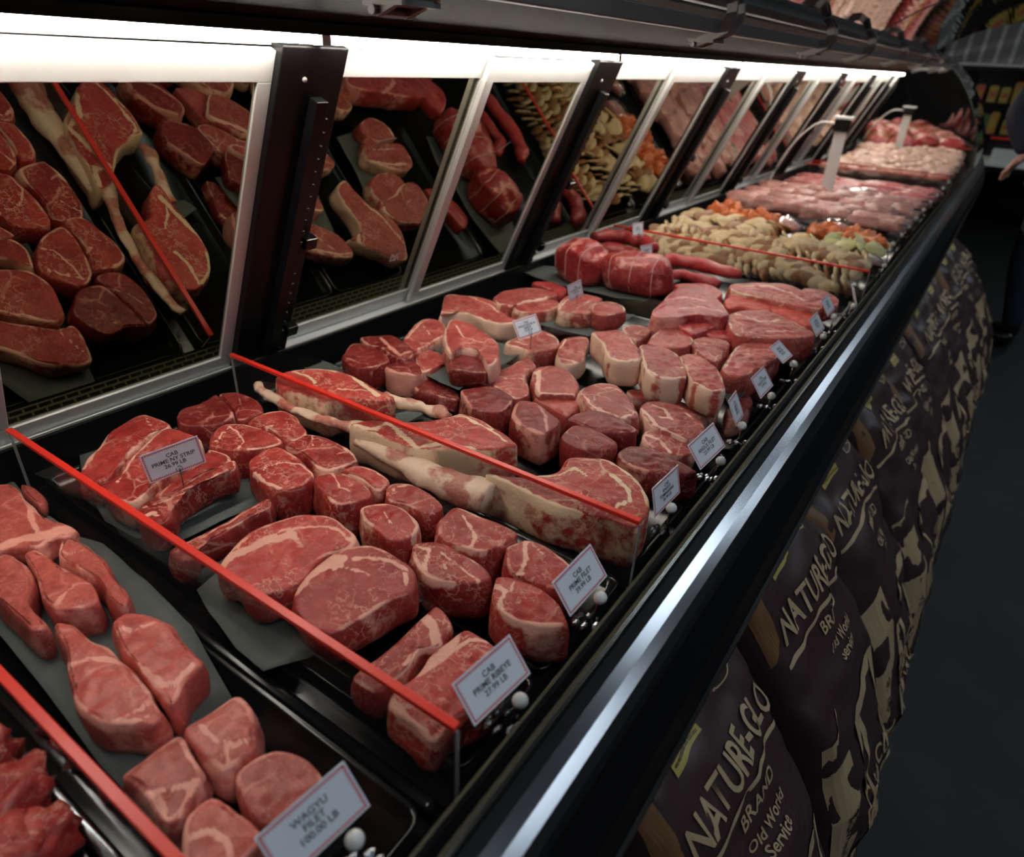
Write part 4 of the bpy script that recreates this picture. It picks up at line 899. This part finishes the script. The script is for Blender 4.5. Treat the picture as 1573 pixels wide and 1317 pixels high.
card(1024, 754, .925, (.054, .998, .024), (-.235, -.01, .972), 'CAB\nANGUS\nTOMAHAWK\n26.99 LB', 'upright ANGUS TOMAHAWK price card at the front rail', tsize=.0066)
card(1086, 685, .915, (.141, .976, .165), (-.602, -.048, .797), 'CAB\nANGUS FILET\n23.99 LB', 'ANGUS FILET price card at the front rail')
card(1131, 627, .920, (-.11, .988, -.112), (-.501, .043, .865), 'CAB\nANGUS\nRIBEYE\n19.99 LB', 'narrow-looking card at the rail, next beyond the ANGUS FILET card', w=.066, h=.044, tsize=.006)
card(1171, 587, .905, (.044, .997, .059), (-.604, -.02, .797), 'CAB\nANGUS STRIP\n15.99 LB', 'second card beyond the ANGUS FILET card at the front rail', w=.066, tsize=.007)
card(1200, 540, .915, (.03, .999, -.043), (-.809, .05, .586), 'ANGUS\nSIRLOIN\n9.99 LB', 'tilted diamond-looking card in front of the smooth sirloin lump', w=.066, tsize=.007)
card(1255, 498, .915, (.028, .999, .039), (-.579, -.015, .815), 'ANGUS\nROUND\n7.99 LB', 'card at the rail by the wide flat beef cut', w=.066, tsize=.007)
card(1272, 468, .925, (.03, .999, .03), (-.579, -.015, .815), 'CUBED\nSTEAK\n8.99 LB', 'card at the rail by the tenderized red steaks', w=.066, tsize=.007)
card(1312, 452, .915, (-.3, .95, -.05), (-.4, .0, .9), 'CHUCK\n7.99 LB', 'thin side-on card at the rail just before the third red divider', w=.06, tsize=.007)
card(1350, 395, .915, (-.3, .95, -.15), (-.8, .0, .55), 'CHICKEN\n6.99 LB', 'small card leaning by the green-edged slices at the rail', w=.06, tsize=.007)
card(810, 502, .925, (.33, .93, .10), (-.52, .09, .83), 'CAB\nANGUS BONE IN\nRIBEYE\n15.99 LB', 'ANGUS BONE IN RIBEYE card stuck in the far bone-in steaks', w=.060, h=.040, clip=False, tsize=.0058)
card(884, 446, .935, (.048, .998, .048), (-.246, -.035, .969), 'CAB\nANGUS PORTER\n14.99 LB', 'card stuck in the small two-part loin steak', w=.060, h=.038, clip=False, tsize=.006)
card(993, 387, .935, (.3, .95, .0), (-.2, 0, .98), 'ROAST\n9.99 LB', 'small card standing behind the big red roast', w=.05, h=.04, clip=False, tsize=.007)
card(980, 352, .94, (.3, .95, .0), (-.2, 0, .98), 'FILET\n9.99 LB', 'small card hanging at the third red divider above the tenderloins', w=.05, h=.04, clip=False, tsize=.007)
for i, (yy) in enumerate([2.62, 2.80, 2.98, 3.2, 3.45, 3.7, 3.95, 4.25, 4.55]):
    r = empty('rail_clip', (-.235, yy, .8625)); tag(r, 'clear faceted clip with white ball on the far front rail, empty of cards', 'clip', 'clear clips on the far front rail')
    MB().sphere((0, 0, .052), .008).build('ball_joint', M['ball'], r, True)
    MB().tube([(0, 0, .05), (-.006, 0, .02), (0, 0, -.035)], .0025, 8).build('clip_stem', M['chrome'], r, True)
    MB().box(-.02, .012, -.02, .02, .060, .085).build('clear_clip', M['film'], r, bevel=.001)

# ------------------------------------------------------------------ charcoal bags leaning on the case front
BP = [(-.150, .752), (-.128, .742), (-.075, .690), (-.010, .600), (.055, .490), (.105, .370), (.135, .240), (.145, .110), (.140, .012)]
def bag(yc, W, label, seed, sx=1.0, dz=0, strip=False, yaw=0):
    so = Vector((seed * 2.3, seed * 5.1, 0)); nV, nU = 64, 64
    def prof(t):
        f = t * (len(BP) - 1); i = min(int(f), len(BP) - 2); u = f - i
        p0, p1, p2, p3 = [Vector(BP[max(0, min(len(BP) - 1, i + k))]) for k in (-1, 0, 1, 2)]
        q = .5 * ((2 * p1) + (-p0 + p2) * u + (2 * p0 - 5 * p1 + 4 * p2 - p3) * u * u + (-p0 + 3 * p1 - 3 * p2 + p3) * u ** 3)
        d = .5 * ((-p0 + p2) + 2 * u * (2 * p0 - 5 * p1 + 4 * p2 - p3) + 3 * u * u * (-p0 + 3 * p1 - 3 * p2 + p3)); d.normalize()
        return Vector((q[0] + (sx - 1) * .3 * t, q[1] + dz * (1 - t))), Vector((-d[1], d[0])) if -d[1] > 0 else Vector((d[1], -d[0]))
    def half(t): return .003 + .075 * min(1, (t / .22)) ** .7 * (1 - .25 * max(0, t - .85) / .15)
    def width(t): return W / 2 * (1 - .22 * max(0, 1 - t / .16)) * (1 - .03 * math.sin(t * 7 + seed))
    def surf(t, c, s, off=0):
        p, nrm = prof(t); e = .62; X = math.copysign(abs(c) ** e, c); Nn = math.copysign(abs(s) ** e, s)
        y = yc + width(t) * X + yaw * .5 * (.75 - p[1]) ; q = p + nrm * (half(t) * (Nn - 1) + off)
        v = Vector((q[0], y, q[1])); k = noise.noise(v * 9 + so) * .018 + noise.noise(v * 24 + so) * .010 + (noise.noise(Vector((v.y * 30, v.x * 9, v.z * 9)) + so) * .010 * max(0, 1 - t / .35))
        v += Vector((nrm[0], 0, nrm[1])) * k * (1 if s >= 0 else 0); v.z = max(v.z, .003); return v
    vs = []; fs = []
    for i in range(nV + 1):
        for j in range(nU): a = 2 * math.pi * j / nU; vs.append(surf(i / nV, math.cos(a), math.sin(a)))
    for i in range(nV):
        for j in range(nU): fs.append((i * nU + j, i * nU + (j + 1) % nU, (i + 1) * nU + (j + 1) % nU, (i + 1) * nU + j))
    fs += [tuple(range(nU - 1, -1, -1)), tuple(range(nV * nU, (nV + 1) * nU))]
    org = Vector((0, yc, 0)); r = empty('charcoal_bag', org); tag(r, label, 'bag', None)
    mesh('bag_body', [v - org for v in vs], fs, M['bag'], r, True)
    def onbag(s, t, off=.0012):              # s across (-1..1), t down the front (0..1)
        s = max(-.985, min(.985, s)); c = math.copysign(abs(s) ** (1 / .62), s); return surf(max(.001, min(.999, t)), c, math.sqrt(max(0, 1 - c * c)), off) - org
    Lh = .95                                 # length of the front in metres
    def decal(name, poly, mat, off=.0022, par=r):
        # grid-fill of a convex quad strip list [(s,t)...4]
        m = MB()
        for q in poly:
            K = 6; g = []
            for a in range(K + 1):
                for b in range(K + 1):
                    u, v = a / K, b / K; s = (1 - u) * ((1 - v) * q[0][0] + v * q[3][0]) + u * ((1 - v) * q[1][0] + v * q[2][0]); t = (1 - u) * ((1 - v) * q[0][1] + v * q[3][1]) + u * ((1 - v) * q[1][1] + v * q[2][1]); g.append(onbag(s, t, off))
            f = [(a * (K + 1) + b, (a + 1) * (K + 1) + b, (a + 1) * (K + 1) + b + 1, a * (K + 1) + b + 1) for a in range(K) for b in range(K)]
            m.add(g, f)
        return m.build(name, mat, par)
    def btext(body, s0, t0, size, mat, name='printed_text', rot=0, sqx=1.0, arc=0):
        o = text_mesh(body, size, mat, r, name); cr, sr = math.cos(rot), math.sin(rot)
        for v in o.data.vertices:
            x, y = v.co.x * sqx, v.co.y; x, y = x * cr - y * sr, x * sr + y * cr; y += arc * (1 - (x / (W * .4)) ** 2)
            v.co = onbag(s0 + x / (W / 2), t0 - y / Lh, .0035)
        return o
    decal('yellow_label', [[(-.62, .10), (-.18, .09), (-.16, .19), (-.60, .20)]], M['yellow'])
    for k in range(4): btext('|||||||||||||' if k < 1 else '=======', -.39, .115 + k * .022, .016, M['bag'], 'label_lines')
    ring = MB(); cs = (.42, .16)
    for k in range(24):
        a0, a1 = 2 * math.pi * k / 24, 2 * math.pi * (k + 1) / 24; g = []
        for a in (a0, a1):
            for rr in (.030, .034): g.append(onbag(cs[0] + rr * math.cos(a) / (W / 2), cs[1] + rr * math.sin(a) / Lh, .002))
        ring.add(g, [(0, 1, 3, 2)])
    for a in (.6, 2.3):
        g = []
        for sgn in (-1, 1):
            for w_ in (-.002, .002): g.append(onbag(cs[0] + (sgn * .036 * math.cos(a) - w_ * math.sin(a)) / (W / 2), cs[1] + (sgn * .036 * math.sin(a) + w_ * math.cos(a)) / Lh, .002))
        ring.add(g, [(0, 1, 3, 2)])
    ring.build('crossed_circle_mark', M['tan'], r)
    btext('NATURE-GLO', 0, .295, .074, M['tan'], 'brand_lettering', 0, .60, .014)
    decal('lit_side_gusset', [[(-.985, .03), (-.90, .02), (-.86, .30), (-.985, .34)]], M['lit_kraft'])  # left gusset, its lit tan put into the decal colour
    decal('tan_arc', [[(-.9 + .18 * k, .352 - .03 * (1 - ((-.9 + .18 * k)) ** 2)), (-.9 + .18 * (k + 1), .352 - .03 * (1 - ((-.9 + .18 * (k + 1))) ** 2)), (-.9 + .18 * (k + 1), .360 - .03 * (1 - ((-.9 + .18 * (k + 1))) ** 2)), (-.9 + .18 * k, .360 - .03 * (1 - ((-.9 + .18 * k)) ** 2))] for k in range(10)], M['tan'])
    btext('BRAND', 0, .355, .030, M['tan'])
    btext('Old World\nService', .02, .41, .022, M['tan'])
    decal('tan_side_panel', [[(-.96, .50), (-.62, .46), (-.60, .97), (-.96, .97)]], M['tan'])
    decal('tan_banner', [[(-.38, .52), (-.28, .50), (-.26, .95), (-.36, .96)], [(-.28, .50), (.70, .50), (.70, .525), (-.28, .53)], [(.62, .50), (.72, .50), (.74, .95), (.64, .96)]], M['tan'])
    decal('tan_swirl', [[(-.26 + .02 * math.sin(k), .53 + k * .045), (-.18 + .06 * math.sin(k * 1.9), .53 + k * .045), (-.18 + .06 * math.sin((k + 1) * 1.9), .53 + (k + 1) * .045), (-.26 + .02 * math.sin(k + 1), .53 + (k + 1) * .045)] for k in range(9)], M['tan'])
    btext('CHARCOAL\nBRIQUETS', .20, .70, .050, M['tan'], 'charcoal_lettering', 0, .8)
    btext('LIGHTING', -.79, .70, .022, M['bag'], 'side_lettering', -math.pi / 2)
    if strip:
        q = MB(); n = 14; P = [onbag(-.9 + 1.2 * k / n, .004, .001) for k in range(n + 1)]
        for k in range(n):
            a, b = P[k], P[k + 1]; q.add([a + Vector((-.004, 0, -.004)), b + Vector((-.004, 0, -.004)), b + Vector((-.004, 0, .020)), a + Vector((-.004, 0, .020)), a + Vector((.008, 0, -.008)), b + Vector((.008, 0, -.008)), b + Vector((.006, 0, .020)), a + Vector((.006, 0, .020))],
                  [(0, 1, 2, 3), (7, 6, 5, 4), (3, 2, 6, 7), (0, 4, 5, 1)])
        q.build('orange_sewn_strip', M['orange'], r)
    return r
BL = ['nearest brown charcoal bag, mostly cut off by the bottom of the frame', 'second nearest charcoal bag with large tan lettering', 'third charcoal bag from the camera', 'fourth charcoal bag from the camera', 'fifth charcoal bag from the camera',
      'sixth charcoal bag from the camera, its top sewn with an orange strip', 'seventh charcoal bag from the camera', 'eighth charcoal bag, third from the far end of the row', 'second charcoal bag from the far end, with an orange sewn strip', 'farthest charcoal bag of the row by the case front']
ys = [.26, .64, 1.02, 1.40, 1.79, 2.21, 2.64, 3.08, 3.54, 4.02]
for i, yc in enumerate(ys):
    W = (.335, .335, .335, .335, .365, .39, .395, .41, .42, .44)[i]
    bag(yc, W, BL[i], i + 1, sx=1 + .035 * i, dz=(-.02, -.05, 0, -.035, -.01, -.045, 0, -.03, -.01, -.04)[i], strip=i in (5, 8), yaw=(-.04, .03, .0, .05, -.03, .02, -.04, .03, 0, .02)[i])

# ------------------------------------------------------------------ far background
r = empty('ribbed_soffit', (.6, 10.2, 0)); tag(r, 'pale ribbed metal bulkhead at the top right', 'panel')
MB().box(-1.6, 2.6, .03, .08, 1.58, 3.0).build('back_sheet', M['corr'], r)
rb = MB()
for k in range(28): rb.prism([(-1.55 + k * .15, 1.58), (-1.51 + k * .15, 1.58), (-1.51 + k * .15, 3.0), (-1.55 + k * .15, 3.0)], .008, .03)
rb.build('ribs', M['alu'], r)
MB().box(-1.6, 2.6, -.02, .08, 1.545, 1.575).build('lower_ledge', M['alu'], r, bevel=.004)
MB().box(-1.6, 2.6, .0, .6, 1.50, 1.544).build('dark_fascia', M['black'], r)
r = empty('product_shelf', (.7, 10.4, 0)); tag(r, 'dark shelf of yellow and orange packets beyond the case end', 'shelf')
MB().box(-1.3, 1.4, .30, .34, 0, 1.49).build('back_board', M['black'], r)
for z in (.45, .85, 1.18): MB().box(-1.3, 1.4, -.05, .30, z - .02, z).build('shelf_board', M['black'], r)
PM = [pbr('packet_%s' % n, c, .5) for n, c in (('amber', (.45, .22, .03)), ('olive', (.20, .22, .03)), ('rust', (.45, .10, .04)), ('green', (.05, .15, .04)), ('gold', (.42, .32, .05)), ('cream', (.4, .34, .26)))]
PN = ['amber', 'olive', 'rust', 'dark green', 'gold', 'cream']
random.seed(3)
for zi, z in enumerate((.85, 1.18)):
    for k in range(16):
        x = -.54 + k * .13 + random.uniform(-.02, .02); j = random.randrange(6); hh = random.uniform(.14, .24)
        P = empty('food_packet', (x, 10.5, z + .0005)); tag(P, '%s packet on the %s board of the dark shelf beyond the case' % (PN[j], 'lower' if zi == 0 else 'upper'), 'packet', '%s packets on the %s board' % (PN[j], 'lower' if zi == 0 else 'upper'))
        MB().prism([(-.045, 0), (.045, 0), (.048, hh * .9), (.03, hh), (-.03, hh), (-.048, hh * .9)], -.05, .02).build('packet_body', PM[j], P, bevel=.006)
        MB().box(-.03, .03, -.053, -.0505, hh * .3, hh * .62).build('packet_label', PM[(j + 4) % 6], P)
r = empty('white_table', (.45, 9.35, 0)); tag(r, 'pale low table beyond the case end at the right', 'table')
MB().box(-.75, .8, -.32, .42, .62, .66).build('table_top', M['cloth'], r, bevel=.006)
for sx in (-.7, .75):
    for sy in (-.28, .38): MB().box(sx - .025, sx + .025, sy - .025, sy + .025, 0, .62).build('leg', M['black'], r)
MB().box(-.70, .75, .36, .375, .66, .84).build('rear_screen', M['acrylic'], r)
MB().box(-.70, .75, .355, .38, .84, .862).build('red_top_strip', M['red'], r)
def cloth_stack(x, y, z, w, label, s):
    vs = []; fs = []; n = 18
    for k in range(5):
        zz = z + k * .022; ww = w * (1 - .03 * (k % 2))
        m = MB().box(-ww, ww, -.17, .17, zz - z, zz - z + .019); base = len(vs); vs += m.v; fs += [tuple(i + base for i in f) for f in m.f]
    o = mesh('folded_cloth_stack', vs, fs, M['cloth']); o.location = (x, y, z); bv = o.modifiers.new('b', 'BEVEL'); bv.width = .008; bv.segments = 3; return tag(o, label, 'cloth')
cloth_stack(.02, 9.3, .6605, .20, 'pile of folded white cloths on the left of the pale table', 1)
cloth_stack(.50, 9.3, .6605, .20, 'pile of folded white cloths nearer the person on the pale table', 2)
# person in navy leaning in from the right edge of the frame
def person():
    px, py = .26, 5.0
    J = {'pelvis': (px, py, .98, .165, .12), 'waist': (px - .06, py - .02, 1.12, .155, .11), 'chest': (px - .15, py - .03, 1.34, .175, .12), 'neckb': (px - .19, py - .05, 1.51, .085, .075), 'neck': (px - .22, py - .06, 1.58, .052, .052),
         'shL': (px - .22, py - .21, 1.47, .075, .07), 'elL': (px - .31, py - .26, 1.25, .060, .056), 'wrL': (px - .20, py - .30, 1.07, .040, .038),
         'shR': (px - .12, py + .17, 1.47, .075, .07), 'elR': (px - .14, py + .25, 1.22, .055, .052), 'wrR': (px - .10, py + .20, 1.02, .040, .038),
         'hipL': (px, py - .09, .90, .10, .10), 'knL': (px - .02, py - .11, .50, .072, .075), 'anL': (px + .06, py - .11, .10, .055, .055),
         'hipR': (px, py + .09, .90, .10, .10), 'knR': (px + .02, py + .11, .50, .072, .075), 'anR': (px + .09, py + .11, .10, .055, .055)}
    E_ = [('pelvis', 'waist'), ('waist', 'chest'), ('chest', 'neckb'), ('neckb', 'neck'), ('chest', 'shL'), ('shL', 'elL'), ('elL', 'wrL'), ('chest', 'shR'), ('shR', 'elR'), ('elR', 'wrR'), ('pelvis', 'hipL'), ('hipL', 'knL'), ('knL', 'anL'), ('pelvis', 'hipR'), ('hipR', 'knR'), ('knR', 'anR')]
    root = empty('person', (px, py, 0)); tag(root, 'person in dark navy clothes standing at the far right, cropped by the frame', 'person')
    def skin(name, joints, edges, mat, lv=2, rootj=0):
        me = bpy.data.meshes.new(name); me.from_pydata([Vector(j[:3]) - root.location for j in joints], edges, []); me.materials.append(mat)
        o = bpy.data.objects.new(name, me); COL.objects.link(o); o.parent = root
        o.modifiers.new('skin', 'SKIN'); sl = me.skin_vertices[0].data
        for i, j in enumerate(joints): sl[i].radius = (j[3], j[4] if len(j) > 4 else j[3]); sl[i].use_root = (i == rootj)
        s = o.modifiers.new('sub', 'SUBSURF'); s.levels = lv; s.render_levels = lv; return o
    ks = list(J); body = skin('navy_clothing', [J[k] for k in ks], [(ks.index(a), ks.index(b)) for a, b in E_], M['navy'])
    hx, hy, hz = px - .26, py - .08, 1.72
    skin('head', [(px - .225, py - .065, 1.57, .050, .050), (hx + .02, hy, hz - .08, .062, .066), (hx, hy, hz, .088, .078), (hx + .01, hy, hz + .07, .078, .072), (hx - .085, hy - .01, hz - .03, .014, .012), (hx - .06, hy, hz - .09, .030, .028)], [(0, 1), (1, 2), (2, 3), (2, 4), (1, 5)], M['skin'], 2)
    h = MB().sphere((hx + .025 - px, hy - py, hz + .035), .105, 20, 14, (1.0, .86, .98)); h.v = [v for v in h.v]; o = h.build('hair', M['hair'], root, True)
    ey = MB().sphere((hx - .088 - px, hy - .032 - py, hz + .005), .009, 8, 6).build('eye', M['ink'], root, True); MB().sphere((hx - .088 - px, hy + .032 - py, hz + .005), .009, 8, 6).build('eye', M['ink'], root, True)
    MB().tube([(hx - .084 - px, hy - .02 - py, hz - .062), (hx - .090 - px, hy - py, hz - .064), (hx - .084 - px, hy + .02 - py, hz - .062)], .004, 6).build('mouth', M['redink'], root, True)
    for k, (w_, d) in {'L': (J['wrL'], Vector((-.5, .25, -.8))), 'R': (J['wrR'], Vector((-.35, -.05, -.9)))}.items():
        d.normalize(); s_ = d.cross(Vector((0, 0, 1))).normalized(); n_ = s_.cross(d).normalized(); W_ = Vector(w_[:3])
        js = [(*(W_ - d * .01), .027, .022), (*(W_ + d * .05), .034, .016), (*(W_ + d * .085), .036, .014)]; es = [(0, 1), (1, 2)]
        for f in range(4):
            b = W_ + d * .085 + s_ * (-.027 + .018 * f); l = (.062, .072, .068, .052)[f]; i0 = len(js)
            js += [(*(b + d * .01), .0085, .0085), (*(b + d * l * .55 + n_ * -.006), .008, .008), (*(b + d * l + n_ * -.020), .0065, .0065)]; es += [(2, i0), (i0, i0 + 1), (i0 + 1, i0 + 2)]
        i0 = len(js); js += [(*(W_ + d * .035 - s_ * .034), .011, .011), (*(W_ + d * .072 - s_ * .050 - n_ * .01), .009, .009), (*(W_ + d * .098 - s_ * .052 - n_ * .018), .007, .007)]; es += [(1, i0), (i0, i0 + 1), (i0 + 1, i0 + 2)]
        skin('hand', js, es, M['skin'], 1)
    for k in ('anL', 'anR'):
        a = J[k]; skin('shoe', [(a[0] + .03, a[1], .05, .045, .045), (a[0] - .08, a[1], .045, .045, .04), (a[0] - .17, a[1], .035, .036, .030)], [(0, 1), (1, 2)], M['blackp'], 2)
person()
